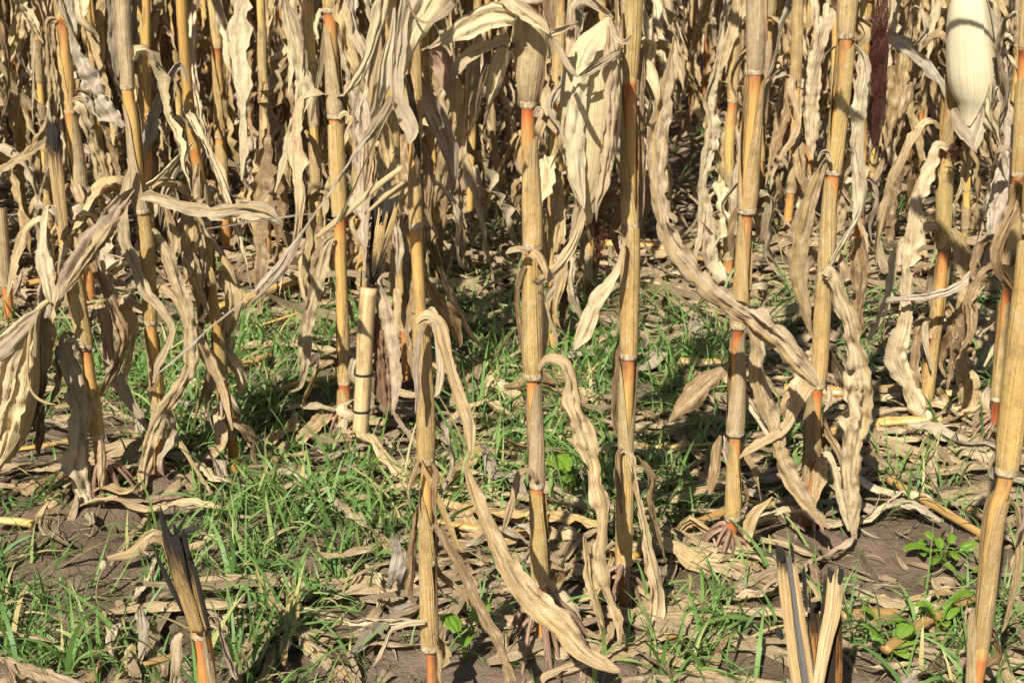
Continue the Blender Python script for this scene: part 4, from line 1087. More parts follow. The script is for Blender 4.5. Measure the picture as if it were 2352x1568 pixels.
# ---- blackened stumps in the foreground
P = plant("left_stump", (482, 1690), [(475, 1568), (459, 1452), (440, 1385), (415, 1310), (396, 1240)], 46, [(1455, 47)],
          "charred broken maize stump standing in the grass at lower left", red=.9, name="charred_stump", cat="charred stump", group=None)
for pts, d, k in (([(378, 1232, 17), (400, 1298, 21), (427, 1380, 22), (450, 1448, 20)], -.021, .75), ([(397, 1250, 16), (420, 1318, 20), (444, 1396, 18), (462, 1449, 15)], -.024, .75),
                  ([(417, 1236, 15), (437, 1305, 18), (456, 1385, 17), (472, 1446, 13)], -.018, .95), ([(388, 1262, 12), (410, 1330, 16), (434, 1400, 16), (455, 1450, 14)], -.0225, .6),
                  ([(430, 1262, 10), (450, 1330, 15), (468, 1400, 14), (478, 1450, 9)], -.008, 1.1)):
    slat(P, pts, None, "rind_slat", color=(.95, .9, .8, 1), soot=(k, .1, 1.1), d0=d, d1=d, bow=.75, ragged=1.6)
for pts in ([(370, 1178, 9), (376, 1205, 14), (384, 1240, 14), (394, 1270, 6)], [(362, 1280, 7), (378, 1315, 11), (400, 1360, 12), (420, 1405, 5)], [(450, 1213, 10), (432, 1218, 15), (410, 1228, 14)],
            [(426, 1188, 5), (414, 1208, 9), (402, 1228, 10)], [(410, 1240, 12), (426, 1310, 8), (444, 1380, 4)], [(446, 1300, 9), (462, 1370, 12), (480, 1445, 9)], [(390, 1228, 12), (400, 1246, 20), (412, 1264, 14)],
            [(400, 1205, 6), (404, 1230, 10), (412, 1262, 8)], [(382, 1206, 6), (392, 1236, 10), (404, 1268, 8)], [(422, 1222, 8), (426, 1246, 12), (434, 1280, 8)]):
    slat(P, pts, MAT_CHAR, "charred_splinter", d0=-.027, d1=-.024, ragged=3.0)
leaf(P, [(420, 1455, 22), (414, 1470, 38), (406, 1520, 42), (398, 1580, 40), (392, 1620, 20)], (.60, .47, .33, .1), MAT_SHEATH, "sheath", d0=-.03, d1=-.03, curl=1.1, ruffle=.06)
leaf(P, [(474, 1440, 10), (484, 1415, 20), (496, 1418, 24), (502, 1440, 18), (512, 1480, 22), (528, 1525, 24), (545, 1560, 10)], (.42, .31, .23, .2), d0=-.02, d1=-.05, curl=1.0)
leaf(P, [(470, 1450, 10), (478, 1500, 20), (486, 1560, 24), (488, 1620, 12)], SAND, MAT_SHEATH, "sheath", d0=-.03, d1=-.03, curl=1.2, ruffle=.05)

P = plant("right_stump", (1868, 1735), [(1868, 1600), (1868, 1520)], 70, [], "split hollow maize stump at lower right, charred grey inside with pale splinters",
          red=.6, color=(.6, .5, .4, 1), name="split_stump", cat="charred stump", group=None)
for pts, so, nm, d, b, c in (([(1791, 1264, 21), (1802, 1350, 24), (1815, 1460, 23), (1832, 1580, 23), (1842, 1660, 22)], (.8, .05, 4.0), "rind_slat", -.030, .55, (1.35, 1.35, 1.4, 1)),
                         ([(1812, 1270, 19), (1822, 1350, 28), (1840, 1470, 36), (1856, 1580, 40), (1862, 1660, 34)], None, "charred_pith", -.028, -.5, (1, 1, 1, 1)),
                         ([(1819, 1258, 8), (1834, 1360, 12), (1850, 1470, 13), (1868, 1590, 11)], (.6, .0, 4.0), "rind_slat", -.034, .5, (1.4, 1.4, 1.45, 1)),
                         ([(1866, 1388, 24), (1872, 1450, 31), (1880, 1540, 32), (1882, 1640, 28)], (.85, .1, 1.6), "rind_slat", .010, .7, (1.0, .72, .40, 1)),
                         ([(1899, 1320, 13), (1893, 1400, 15), (1882, 1500, 16), (1872, 1600, 14)], (.7, .6), "rind_slat", -.030, .4, (1, 1, 1, 1)),
                         ([(1916, 1314, 26), (1908, 1400, 28), (1890, 1500, 27), (1876, 1600, 23)], (.45, -.1, 5.0), "rind_slat", -.036, .9, (1.6, 1.7, 1.9, 1)),
                         ([(1932, 1320, 9), (1926, 1400, 11), (1908, 1470, 10), (1894, 1540, 6)], (.4, .0), "rind_slat", -.038, .5, (1.6, 1.7, 1.9, 1)),
                         ([(1912, 1410, 18), (1910, 1500, 30), (1908, 1600, 32)], (1.3, 1.1), "charred_pith", -.012, .3, (1, 1, 1, 1)),
                         ([(1926, 1390, 9), (1928, 1480, 14), (1926, 1600, 16)], (.8, .3), "rind_slat", -.018, .7, (.9, .6, .35, 1))):
    slat(P, pts, MAT_CHAR_GREY, nm, d0=d, d1=d, bow=b, ragged=1.6, soot=so, color=c)
for pts, d in (([(1868, 1366, 18), (1872, 1384, 26), (1876, 1402, 20)], .004), ([(1786, 1252, 8), (1793, 1266, 18), (1798, 1288, 12)], -.034), ([(1906, 1306, 8), (1910, 1318, 16), (1910, 1336, 8)], -.040), ([(1930, 1302, 6), (1931, 1318, 14), (1928, 1338, 8)], -.041),
               ([(1816, 1246, 4), (1819, 1262, 8), (1822, 1290, 5)], -.036), ([(1784, 1440, 10), (1790, 1452, 16), (1796, 1466, 8)], -.040), ([(1846, 1300, 5), (1848, 1340, 9), (1852, 1400, 4)], -.02)):
    slat(P, pts, MAT_CHAR, "charred_splinter", d0=d, d1=d, ragged=3.0)
leaf(P, [(1850, 1330, 8), (1866, 1345, 20), (1880, 1370, 16), (1862, 1378, 8)], TAN, d0=-.02, d1=-.03, ruffle=.5)
leaf(P, [(1862, 1296, 14), (1872, 1310, 24), (1876, 1330, 18), (1888, 1345, 5)], (.36, .24, .15, .2), d0=.02, d1=.02)

# ---- stalks seen further in, one by one
def rear(key, base, path, wb, nodes, label, leaves=(), red=.9, **kw):
    rec = plant(key, base, path, wb, nodes, label, red=red, **kw)
    for pts, colr in leaves:
        leaf(rec, pts, colr, d0=-.02, d1=random.uniform(-.05, .02), res=.010)
    return rec

rear("b1", (76, 330), [(62, 240), (46, 150), (28, 0), (20, -90)], 20, [(148, 22, -60, 23, 180), (300, 18)], "slim stalk with a red joint in the upper left corner behind leaves", red=1.2)
rear("b2", (615, 602), [(608, 395), (605, 228), (602, 110), (598, -80)], 19, [(400, 22, 250, 20, 180), (229, 21, 60, 20, 180)], "shaded ochre stalk standing left of the long pale drooping leaf", red=.6,
     leaves=[([(616, 200, 8), (625, 230, 16), (640, 300, 22), (655, 370, 24), (668, 430, 8)], TAN), ([(600, 410, 8), (592, 440, 18), (588, 500, 24), (598, 570, 14)], TAN)])
rear("b3", (1268, 812), [(1272, 640), (1270, 400), (1278, 232), (1284, 60), (1288, -90)], 25, [(640, 29, 480, 28, 180), (420, 27, 250, 24, -60, 2.6), (238, 26, 30, 28, 180)], "slender stalk behind the tall centre one, seen between it and the big ear", red=.55,
     leaves=[([(1262, 390, 14), (1275, 395, 40), (1282, 450, 40), (1285, 520, 34), (1275, 580, 14)], TAN), ([(1290, 560, 10), (1300, 620, 26), (1296, 700, 26), (1285, 760, 8)], DARK), ([(1265, 830, 6), (1280, 850, 20), (1295, 930, 24), (1290, 980, 8)], SAND)])
rear("b4", (1343, 702), [(1352, 600), (1357, 500), (1362, 380)], 22, [(640, 25, 560, 26, 60, 2.6), (505, 24)], "thin dark orange stalk below the tip of the big pale ear", red=.95,
     leaves=[([(1362, 520, 8), (1372, 580, 16), (1362, 640, 14), (1345, 700, 6)], BROWN)])
rear("b5", (1671, 655), [(1674, 520), (1677, 320), (1684, 230), (1690, 60), (1695, -90)], 23, [(593, 25, 400, 24, 180), (232, 26, 50, 27, 180, .8), (470, 23)], "slim yellow stalk close behind the pink rooted one, wavy leaf on its left", red=.8,
     leaves=[([(1676, -20, 16), (1668, 12, 22), (1656, 80, 23), (1644, 168, 20), (1630, 225, 32), (1638, 300, 36), (1622, 372, 28), (1612, 425, 24), (1622, 476, 36), (1622, 520, 44), (1627, 570, 42), (1646, 620, 36), (1668, 655, 8)], (.56, .46, .32, .5)),
             ([(1692, -10, 30), (1690, 16, 42), (1684, 62, 42), (1666, 130, 24), (1654, 164, 5)], SAND),
             ([(1690, 290, 8), (1698, 330, 22), (1690, 400, 30), (1684, 470, 26), (1690, 540, 8)], GREY)])
rear("b6", (1806, 560), [(1814, 470), (1822, 375), (1827, 205), (1834, 0), (1838, -90)], 20, [(440, 24, 350, 22, 60, 2.4), (197, 25, -60, 25, 180, .8), (365, 22)], "slim golden stalk with a pale orange joint between the two thick stalks on the right", red=.7,
     leaves=[([(1876, -20, 38), (1878, 70, 41), (1873, 135, 42), (1867, 220, 45), (1864, 300, 38), (1866, 368, 8)], PALE), ([(1832, 345, 8), (1845, 360, 18), (1858, 395, 14), (1862, 420, 4)], TAN), ([(1810, 180, 14), (1806, 220, 22), (1800, 280, 24), (1785, 330, 20), (1770, 380, 5)], BROWN)])
rear("b7", (1858, 470), [(1860, 300), (1861, 75), (1864, -90)], 17, [(80, 19, -60, 19, 180), (250, 18)], "stalk hidden behind a broad pale hanging leaf at upper right", red=.9)
rear("b8", (1912, 520), [(1917, 150), (1922, -90)], 15, [(300, 18, 160, 16, 180), (60, 16)], "narrow ochre stalk tight against the left of the stalk by black silk", red=.6)
P = rear("b9", (1968, 610), [(1975, 480), (1984, 200), (1988, 40), (1992, -90)], 22, [(42, 26, -70, 27, 180), (240, 24, 80, 23, 40, 2.8), (430, 23)], "shaded reddish stalk right behind the ear that trails black silk", red=1.25,
         leaves=[([(2052, 150, 20), (2058, 200, 44), (2052, 260, 44), (2040, 310, 26), (2035, 340, 6)], BROWN), ([(2080, 100, 16), (2075, 160, 26), (2085, 230, 28), (2105, 300, 30), (2120, 370, 16)], TAN)])
rear("b10", (2092, 480), [(2104, 340), (2115, 240), (2120, 150), (2130, 46), (2136, -90)], 21, [(250, 22, 60, 28, 30, 2.4), (46, 28, -60, 27, 180)], "slim bent stalk seen left of the smooth cream ear", red=.95,
     leaves=[([(2135, 60, 10), (2145, 110, 22), (2140, 170, 26), (2150, 240, 16)], TAN)])
rear("b11", (2320, 360), [(2334, 200), (2340, 100), (2348, -90)], 21, [(105, 24, -60, 25, 180), (260, 21)], "yellow stalk in the upper right corner", red=.5,
     leaves=[([(2330, 110, 8), (2340, 160, 26), (2325, 230, 30), (2300, 280, 10)], BROWN)])
rear("b12", (1520, 330), [(1517, 200), (1513, 138), (1508, 0), (1505, -80)], 17, [(140, 18, -60, 20, 180), (260, 18)], "thin stalk with a coral red joint right of the centre right stalk", red=1.25,
     leaves=[([(1516, -20, 20), (1520, 80, 28), (1536, 150, 26), (1547, 190, 6)], PALE), ([(1500, 30, 12), (1530, 75, 22), (1560, 105, 26), (1596, 158, 24), (1613, 204, 5)], TAN), ([(1552, 560, 10), (1560, 620, 30), (1555, 680, 34), (1545, 740, 12)], TAN)])
rear("b13", (1078, 490), [(1085, 300), (1093, 170), (1100, -80)], 18, [(250, 20, 120, 19, 180), (400, 19)], "narrow stalk in shade behind the folded pale husk", red=.5,
     leaves=[([(1128, 300, 10), (1138, 350, 22), (1146, 410, 24), (1140, 470, 18), (1143, 505, 5)], TAN)])
rear("b14", (1588, 260), [(1590, 65), (1595, -80)], 14, [(66, 16, -50, 15, 180)], "thin distant stalk left of the thick right of centre stalk", red=.8)
rear("b15", (1618, 270), [(1625, 73), (1629, -80)], 13, [(74, 15, -50, 14, 180)], "thin amber distant stalk beside an equally thin paler one", red=1.1)
rear("b16", (345, 640), [(344, 560), (338, 330), (334, -80)], 18, [(560, 21, 420, 20, 180), (330, 19)], "dark red jointed stalk half hidden behind the bent tall one", red=1.3)

# ================================================================== the ground
def axis_steps(lo, hi, near_lo, near_hi, fine, growth=1.35):
    v = list(np.arange(near_lo, near_hi, fine))
    s, x = fine, near_hi
    while x < hi:
        v.append(x); s *= growth; x += s
    v.append(hi)
    s, x = fine * growth, near_lo - fine
    pre = []
    while x > lo:
        pre.append(x); s *= growth; x -= s
    pre.append(lo)
    return np.array(pre[::-1] + v)

gx, gy = axis_steps(-90, 90, -1.5, 1.7, .012), axis_steps(-60, 160, 1.35, 4.6, .012)
XX, YY = np.meshgrid(gx, gy)
fine = np.clip((5.2 - YY) / 1.0, 0, 1)
clod = np.maximum(vnoise(XX * 26, YY * 26, 3) - .40, 0) * .048 * vnoise(XX * 4, YY * 4, 4) + (vnoise(XX * 60, YY * 60, 5) - .5) * .006
far = np.clip((np.hypot(XX, YY) - 20) / 60, 0, 1)
ZZ = ground_h(XX, YY) * (1 - far) + clod * fine
nx, ny = len(gx), len(gy)
idx = np.arange(nx * ny).reshape(ny, nx)
F = np.stack([idx[:-1, :-1], idx[:-1, 1:], idx[1:, 1:], idx[1:, :-1]], -1).reshape(-1, 4)
me = bpy.data.meshes.new("ground")
V = np.stack([XX, YY, ZZ], -1).reshape(-1, 3)
me.vertices.add(len(V)); me.vertices.foreach_set("co", V.astype(np.float32).ravel())
me.loops.add(F.size); me.loops.foreach_set("vertex_index", F.astype(np.int32).ravel())
me.polygons.add(len(F)); me.polygons.foreach_set("loop_start", np.arange(0, F.size, 4, dtype=np.int32))
me.update(); me.validate()
me.polygons.foreach_set("use_smooth", np.ones(len(F), bool))
me.materials.append(MAT_SOIL)
ground = bpy.data.objects.new("ground", me)
COL.objects.link(ground)
ground["kind"] = "structure"
ground["label"] = "brown crumbly field soil under the maize"

def bulk_mesh(name, V, F, mat, attr=None, uv=None):
    me = bpy.data.meshes.new(name)
    me.vertices.add(len(V)); me.vertices.foreach_set("co", V.astype(np.float32).ravel())
    me.loops.add(F.size); me.loops.foreach_set("vertex_index", F.astype(np.int32).ravel())
    k = F.shape[1]
    me.polygons.add(len(F)); me.polygons.foreach_set("loop_start", np.arange(0, F.size, k, dtype=np.int32))
    me.update(); me.validate()
    me.polygons.foreach_set("use_smooth", np.ones(len(F), bool))
    if uv is not None:
        l = me.uv_layers.new(name="UVMap")
        l.data.foreach_set("uv", uv[F.ravel()].astype(np.float32).ravel())
    if attr is not None:
        a = me.attributes.new("tone", 'FLOAT', 'POINT'); a.data.foreach_set("value", attr.astype(np.float32))
    me.materials.append(mat)
    o = bpy.data.objects.new(name, me)
    COL.objects.link(o)
    return o

def strips(base, direction, length, width, bend, segs, rs, tipfrac=.0, flat=False, vcup=.0):
    """many narrow blades at once: base (k,3), heading (k), length, width, bend -> V, F, uv"""
    k = len(base)
    t = np.linspace(0, 1, segs + 1)
    h = np.stack([np.cos(direction), np.sin(direction)], 1)
    ang0 = bend[:, 0][:, None]          # starting elevation
    ang = ang0 - bend[:, 1][:, None] * t[None] ** 1.4
    dl = (length / segs)[:, None]
    hor = np.cumsum(np.c_[np.zeros(k), np.cos(ang[:, :-1]) * dl], 1)
    ver = np.cumsum(np.c_[np.zeros(k), np.sin(ang[:, :-1]) * dl], 1)
    turn = bend[:, 2][:, None] * t[None] ** 2
    side = np.stack([-h[:, 1], h[:, 0]], 1)
    cx = base[:, None, :2] + h[:, None] * hor[..., None] + side[:, None] * (turn * length[:, None])[..., None]
    cz = base[:, 2][:, None] + ver
    gzv = ground_h(cx[..., 0], cx[..., 1]) + .003
    cz = np.maximum(cz, gzv)
    tw = bend[:, 3][:, None] * t[None] + bend[:, 4][:, None]
    w = width[:, None] / 2 * np.minimum(1, .55 + t * 3)[None] * (1 - t[None] ** 2.2 * (1 - tipfrac)) 
    sx = side[:, None] * (np.cos(tw) * w)[..., None]
    sz = np.sin(tw) * w
    C = np.concatenate([cx, cz[..., None]], -1)
    S = np.concatenate([sx, sz[..., None]], -1)
    V = np.stack([C - S, C + S], 2)       # k, segs+1, 2, 3
    UV = np.zeros(V.shape[:3] + (2,))
    UV[..., 0] = (t[None] * length[:, None] + np.arange(k)[:, None] * .37)[..., None]
    UV[:, :, 1, 1] = 1
    n = (segs + 1) * 2
    b = np.arange(k)[:, None] * n + np.arange(segs)[None] * 2
    F = np.stack([b, b + 1, b + 3, b + 2], -1).reshape(-1, 4)
    return V.reshape(-1, 3), F, UV.reshape(-1, 2), n

# ---- young grass, thick in some patches, thin on the bare soil
ZONES = [(250, 850, 190, 130, 1.0), (650, 760, 220, 120, 1.0), (600, 950, 260, 150, 1.25), (700, 1150, 280, 120, 1.1), (650, 1310, 220, 150, 1.2),
         (120, 1450, 220, 120, 1.3), (560, 1460, 200, 130, 1.0), (840, 1270, 150, 110, .9), (1080, 600, 130, 130, 1.1), (1080, 980, 110, 150, 1.1), (1320, 980, 170, 160, 1.2),
         (1350, 750, 130, 130, 1.1), (1540, 830, 130, 130, .9), (1780, 720, 110, 90, .8), (1680, 1430, 150, 80, 1.1), (2280, 1450, 120, 120, .9), (2110, 1170, 110, 60, .6), (1560, 400, 90, 160, 1.1),
         (2030, 700, 110, 110, .7), (450, 1180, 120, 80, .8), (60, 650, 100, 90, .8), (1000, 290, 90, 120, 1.4), (720, 300, 120, 120, .9), (420, 380, 160, 120, .8), (200, 420, 120, 100, .8), (1180, 500, 100, 80, 1.0), (1620, 560, 120, 120, 1.0), (2020, 520, 120, 120, .8), (2280, 560, 120, 100, .8), (1800, 980, 90, 160, .5), (1500, 1200, 120, 110, .7), (1620, 1480, 140, 90, 1.0), (2080, 1480, 160, 80, .8)]
BARE = [(200, 1300, 210, 95, 1.0), (2080, 1290, 190, 80, .9), (1110, 1540, 160, 60, .8), (1740, 1250, 110, 70, .7), (1900, 1030, 420, 120, .35), (620, 1530, 120, 60, .4)]
def density(p):
    X, Y = to_px(p)
    d = np.full(len(p), .16)
    for cx, cy, rx, ry, w in ZONES:
        d += .85 * w * np.exp(-(((X - cx) / rx) ** 2 + ((Y - cy) / ry) ** 2) * 1.4)
    for cx, cy, rx, ry, w in BARE:
        d *= 1 - w * np.exp(-(((X - cx) / rx) ** 2 + ((Y - cy) / ry) ** 2) * 1.2)
    d *= .12 + 3.2 * np.clip(vnoise(p[:, 0] * 5, p[:, 1] * 5, 8) - .18, 0, 1) * np.clip(vnoise(p[:, 0] * 13, p[:, 1] * 13, 9) - .1, 0, 1) * 1.6
    return d

def scatter_ground(k, y0, y1, power=1.0, margin=.5):
    y = y0 + (y1 - y0) * rng.random(k) ** power
    half = .375 * y + margin
    x = (rng.random(k) * 2 - 1) * half
    return np.c_[x, y, ground_h(x, y)]

def grass(count, y0, y1, blades, segs, seed):
    p = scatter_ground(count, y0, y1)
    keep = rng.random(count) < density(p) * .9
    p = p[keep]
    nb = rng.integers(2, blades + 1, len(p))
    base = np.repeat(p, nb, 0)
    k = len(base)
    base[:, :2] += rng.normal(0, .006, (k, 2))
    base[:, 2] -= .004
    head = rng.random(k) * 2 * math.pi
    ln = rng.gamma(4.2, .0145, k) + .02
    wd = rng.uniform(.0028, .0072, k) * np.clip(ln / .09, .6, 1.25)
    bend = np.c_[rng.uniform(.5, 1.5, k), rng.gamma(2.2, .55, k), rng.normal(0, .22, k), rng.normal(0, .7, k), rng.normal(0, .35, k)]
    V, F, UV, n = strips(base, head, ln, wd, bend, segs, rng)
    tone = np.clip(rng.normal(.56, .2, k), 0, .95)
    tone[rng.random(k) < .06] = 1.0
    return V, F, UV, np.repeat(tone, n)

parts = [grass(10800, 1.42, 3.1, 4, 7, 1), grass(4600, 2.15, 3.5, 4, 6, 3), grass(5200, 2.9, 6.5, 6, 4, 2)]
off = np.cumsum([0] + [len(a[0]) for a in parts])
o = bulk_mesh("grass", np.vstack([a[0] for a in parts]), np.vstack([a[1] + b for a, b in zip(parts, off)]), MAT_GRASS,
              np.concatenate([a[3] for a in parts]), np.vstack([a[2] for a in parts]))
o["kind"] = "stuff"
o["label"] = "young green volunteer grass between the maize stalks"

# ---- chaff: shreds of leaf and stalk too small to count
def chaff(k, y0, y1, ln, wd, segs, mat, name, label, lift=0.0):
    p = scatter_ground(k, y0, y1)
    p[:, 2] += rng.random(k) * lift
    bend = np.c_[rng.normal(.12, .3, k), rng.normal(.3, .9, k), rng.normal(0, .3, k), rng.normal(0, 1.2, k), rng.normal(0, .8, k)]
    V, F, UV, n = strips(p, rng.random(k) * 2 * math.pi, rng.uniform(ln * .4, ln * 1.6, k), rng.uniform(wd * .4, wd * 1.6, k), bend, segs, rng, .4)
    o = bulk_mesh(name, V, F, mat, np.repeat(rng.random(k), n), UV)
    o["kind"] = "stuff"; o["label"] = label
    return o
o = chaff(5600, 1.42, 6.5, .04, .012, 4, MAT_LEAF, "leaf_litter", "shreds of dry leaf strewn over the soil", .012)
o.color = (.40, .30, .18, .2)
o = chaff(5200, 1.42, 5.5, .05, .0022, 4, MAT_LEAF, "straw_litter", "thin dry fibres strewn over the soil", .015)
o.color = (.60, .50, .34, 0)
o = chaff(2500, 3.2, 8.5, .16, .022, 6, MAT_LEAF, "rear_leaf_litter", "dry fallen leaves thick under the rear rows", .05)
o.color = (.37, .275, .16, .3)

# ---- soil clods
k = 2600
p = scatter_ground(k, 1.42, 4.0)
p = p[density(p) < .45]
ico = np.array([(0, 0, 1), (.89, 0, .45), (.28, .85, .45), (-.72, .53, .45), (-.72, -.53, .45), (.28, -.85, .45), (.72, .53, -.45), (-.28, .85, -.45), (-.89, 0, -.45), (-.28, -.85, -.45), (.72, -.53, -.45), (0, 0, -1)])
icf = np.array([(0, 1, 2), (0, 2, 3), (0, 3, 4), (0, 4, 5), (0, 5, 1), (1, 6, 2), (2, 7, 3), (3, 8, 4), (4, 9, 5), (5, 10, 1), (2, 6, 7), (3, 7, 8), (4, 8, 9), (5, 9, 10), (1, 10, 6), (11, 7, 6), (11, 8, 7), (11, 9, 8), (11, 10, 9), (11, 6, 10)])
sz = rng.gamma(1.6, .0026, len(p)) + .0015
V = (ico[None] * (1 + rng.normal(0, .22, (len(p), 12, 1))) * np.array([1, 1, .7]) * sz[:, None, None] + p[:, None]).reshape(-1, 3)
F = (icf[None] + np.arange(len(p))[:, None, None] * 12).reshape(-1, 3)
o = bulk_mesh("soil_clods", V, F, MAT_SOIL)
o["kind"] = "stuff"; o["label"] = "small crumbs and clods of soil"

# ---- single fallen leaves one can point at
def fallen(points, color, label, lift=.012, mat=None, name="fallen_leaf", **kw):
    kw.setdefault("curl", .6)
    v, f, uv = traced(points, 0, flat=True, lift=lift, **kw)
    o = mesh_obj(name, v, f, mat or MAT_LEAF, None, uv, color=vary(color, .06))
    return tag(o, label, "fallen leaf", "dry leaves lying on the ground")

fallen([(545, 1362, 10), (575, 1352, 26), (608, 1360, 36), (646, 1408, 28), (692, 1462, 44), (745, 1512, 50), (800, 1548, 30), (830, 1568, 8)], (.47, .37, .23, 1.5), "long fallen leaf with a bright ochre rib, bent across the grass", .02, roll=[-30, -20, -10])
fallen([(795, 1516, 12), (850, 1452, 40), (902, 1408, 46), (946, 1376, 22), (960, 1362, 5)], (.33, .295, .25, 1.4), "slate grey fallen leaf with ochre rib left of the hollow sheathed stalk foot", .02)
fallen([(628, 1088, 12), (662, 1085, 30), (705, 1105, 38), (762, 1145, 46), (822, 1202, 46), (852, 1226, 8)], (.50, .41, .28, 1.2), "broad curled fallen leaf in the grass below the cut pale stem", .03, curl=1.0)
fallen([(-10, 1158, 28), (40, 1142, 38), (90, 1130, 42), (165, 1098, 38), (180, 1090, 10)], BROWN, "brown fallen leaf running left from the roots of the charred topped stalk", .02)
fallen([(60, 1260, 8), (95, 1215, 24), (130, 1180, 34), (165, 1155, 24), (180, 1145, 6)], TAN, "tan fallen leaf just below the brown one at the left edge", .02)
fallen([(-15, 1520, 34), (40, 1535, 38), (100, 1548, 34), (190, 1578, 20)], (.42, .31, .2, .6), "wrinkled brown leaf in the bottom left corner", .03)
fallen([(357, 1290, 8), (352, 1312, 28), (338, 1345, 30), (316, 1372, 26), (305, 1382, 6)], PALE, "short pale leaf scrap on the bare soil left of the charred stump", .02, curl=1.0)
fallen([(330, 1395, 8), (318, 1410, 24), (330, 1432, 28), (342, 1440, 8)], CREAM, "cream scrap of husk above the upright curled husks", .03, curl=.9)
fallen([(1198, 1138, 30), (1230, 1155, 42), (1270, 1178, 46), (1322, 1192, 48), (1362, 1205, 30)], SAND, "broad flat fallen leaf crossing behind the foot of the central stalk", .02)
fallen([(1285, 1210, 20), (1310, 1222, 40), (1340, 1255, 42), (1365, 1300, 40), (1374, 1365, 24)], TAN, "arched fallen leaf between the central stalk and its right neighbour", .035)
fallen([(1003, 1085, 30), (1062, 1120, 26), (1150, 1165, 36), (1190, 1180, 10)], (.54, .42, .22, .8), "yellowish fallen leaf strip right of the hollow sheath", .015)
fallen([(1300, 1428, 6), (1320, 1412, 22), (1352, 1390, 34), (1388, 1362, 22), (1396, 1350, 5)], TAN, "small tan leaf pointing up between the two central stalk feet", .03)
fallen([(1070, 835, 10), (1092, 850, 34), (1140, 880, 44), (1185, 905, 34), (1200, 920, 8)], (.55, .44, .26, 1.1), "pale leaf with a yellow rib lying left of the central stalk", .02)
fallen([(1000, 985, 10), (1060, 935, 26), (1110, 915, 38), (1160, 940, 42), (1230, 975, 46), (1300, 1000, 40), (1360, 1030, 18)], SAND, "long arched leaf lying behind the central stalk at mid height", .03)
fallen([(1010, 890, 16), (1090, 885, 20), (1150, 895, 14), (1180, 905, 6)], OCHRE, "narrow yellow brown leaf lying left of the central orange joint", .02)
fallen([(1962, 1222, 8), (1945, 1240, 26), (1895, 1275, 40), (1840, 1315, 42), (1785, 1352, 46), (1735, 1380, 20)], (.58, .43, .29, .3), "pinkish tan trough shaped husk leaning behind the split stump", .035, curl=1.3)
fallen([(1510, 1398, 44), (1570, 1392, 62), (1650, 1383, 46), (1740, 1376, 30), (1800, 1370, 8)], SAND, "wide tan leaf lying left of the split stump", .02)
fallen([(1920, 1362, 16), (1980, 1366, 28), (2040, 1382, 32), (2130, 1402, 24), (2245, 1408, 10)], (.57, .46, .30, 1.2), "long pale leaf with yellow rib right of the split stump", .02)
fallen([(2130, 1460, 8), (2105, 1420, 24), (2120, 1385, 34), (2165, 1358, 28), (2210, 1352, 8)], PALE, "ruffled pale leaf standing up on the long yellow ribbed one", .03, ruffle=.5)
fallen([(2095, 1572, 26), (2150, 1545, 38), (2200, 1510, 36), (2240, 1470, 16)], DARK, "dark rotten leaf at the bottom beside the right edge stalk", .02)
fallen([(1960, 1545, 8), (2010, 1550, 22), (2060, 1548, 20), (2110, 1540, 6)], PALE, "torn pale leaf strip on soil by the bottom edge right of split stump", .02, ruffle=.4)
fallen([(2300, 1400, 8), (2330, 1380, 26), (2360, 1372, 28)], SAND, "arched tan leaf entering at the right edge", .03)
fallen([(1460, 990, 10), (1500, 960, 36), (1550, 985, 40), (1600, 1030, 34), (1640, 1070, 12)], TAN, "leaf lying right of the central right stalk under its orange joint", .025)
fallen([(1500, 1062, 14), (1560, 1068, 36), (1620, 1090, 34), (1670, 1105, 10)], SAND, "flat sandy leaf left of the pink rooted stalk", .02)
fallen([(200, 745, 12), (240, 725, 34), (290, 705, 40), (335, 688, 28), (350, 680, 6)], (.44, .36, .25, .3), "broad dull leaf lying behind the bent leaf wrapped stalk", .02)
fallen([(355, 678, 10), (400, 668, 20), (455, 656, 26), (530, 648, 12), (560, 640, 4)], (.50, .40, .25, .8), "ruffled narrow leaf lying right of the bent stalk", .025, ruffle=.5)
fallen([(322, 935, 20), (324, 960, 38), (322, 990, 42), (318, 1012, 34)], SLATE, "flat slate grey leaf base left of the bent stalk foot", .012, curl=.2, ruffle=.05)
fallen([(405, 862, 8), (425, 870, 30), (452, 882, 24), (470, 890, 6)], CREAM, "cream leaf scrap in the grass right of the bent stalk", .03)
fallen([(610, 950, 10), (640, 930, 30), (672, 915, 30), (690, 905, 8)], (.40, .31, .2, .7), "brown shaded leaf scrap left of the hanging curled leaf", .03)
fallen([(600, 1065, 16), (650, 1060, 36), (700, 1052, 36), (750, 1048, 14)], TAN, "tan leaf lying in the grass left of the cut stem", .02)
fallen([(420, 1065, 14), (440, 1078, 32), (470, 1102, 34), (510, 1120, 32), (560, 1130, 26), (575, 1138, 8)], SAND, "leaf folded over itself below the thin amber stalk", .04, curl=1.1)
fallen([(840, 1300, 10), (868, 1330, 30), (880, 1365, 34), (870, 1390, 12)], CREAM, "cream husk scrap left of the lower hollow stalk", .03)
fallen([(905, 1240, 16), (918, 1275, 34), (905, 1320, 34), (890, 1345, 10)], (.43, .375, .30, .1), "grey wrinkled husk propped left of the hollow stalk", .06, curl=1.2)
fallen([(1040, 1345, 20), (1080, 1310, 40), (1110, 1288, 40), (1130, 1275, 14)], BROWN, "brown leaf resting beside the hollow stalk foot", .03)
fallen([(2030, 1000, 10), (2100, 1005, 30), (2180, 1010, 34), (2260, 1015, 20)], PALE, "pale leaf lying flat left of the bright red foot", .02)
fallen([(1900, 940, 12), (1990, 935, 30), (2060, 930, 34), (2110, 935, 12)], PALE, "pale leaf lying behind the right stalk's dark red joint", .03)
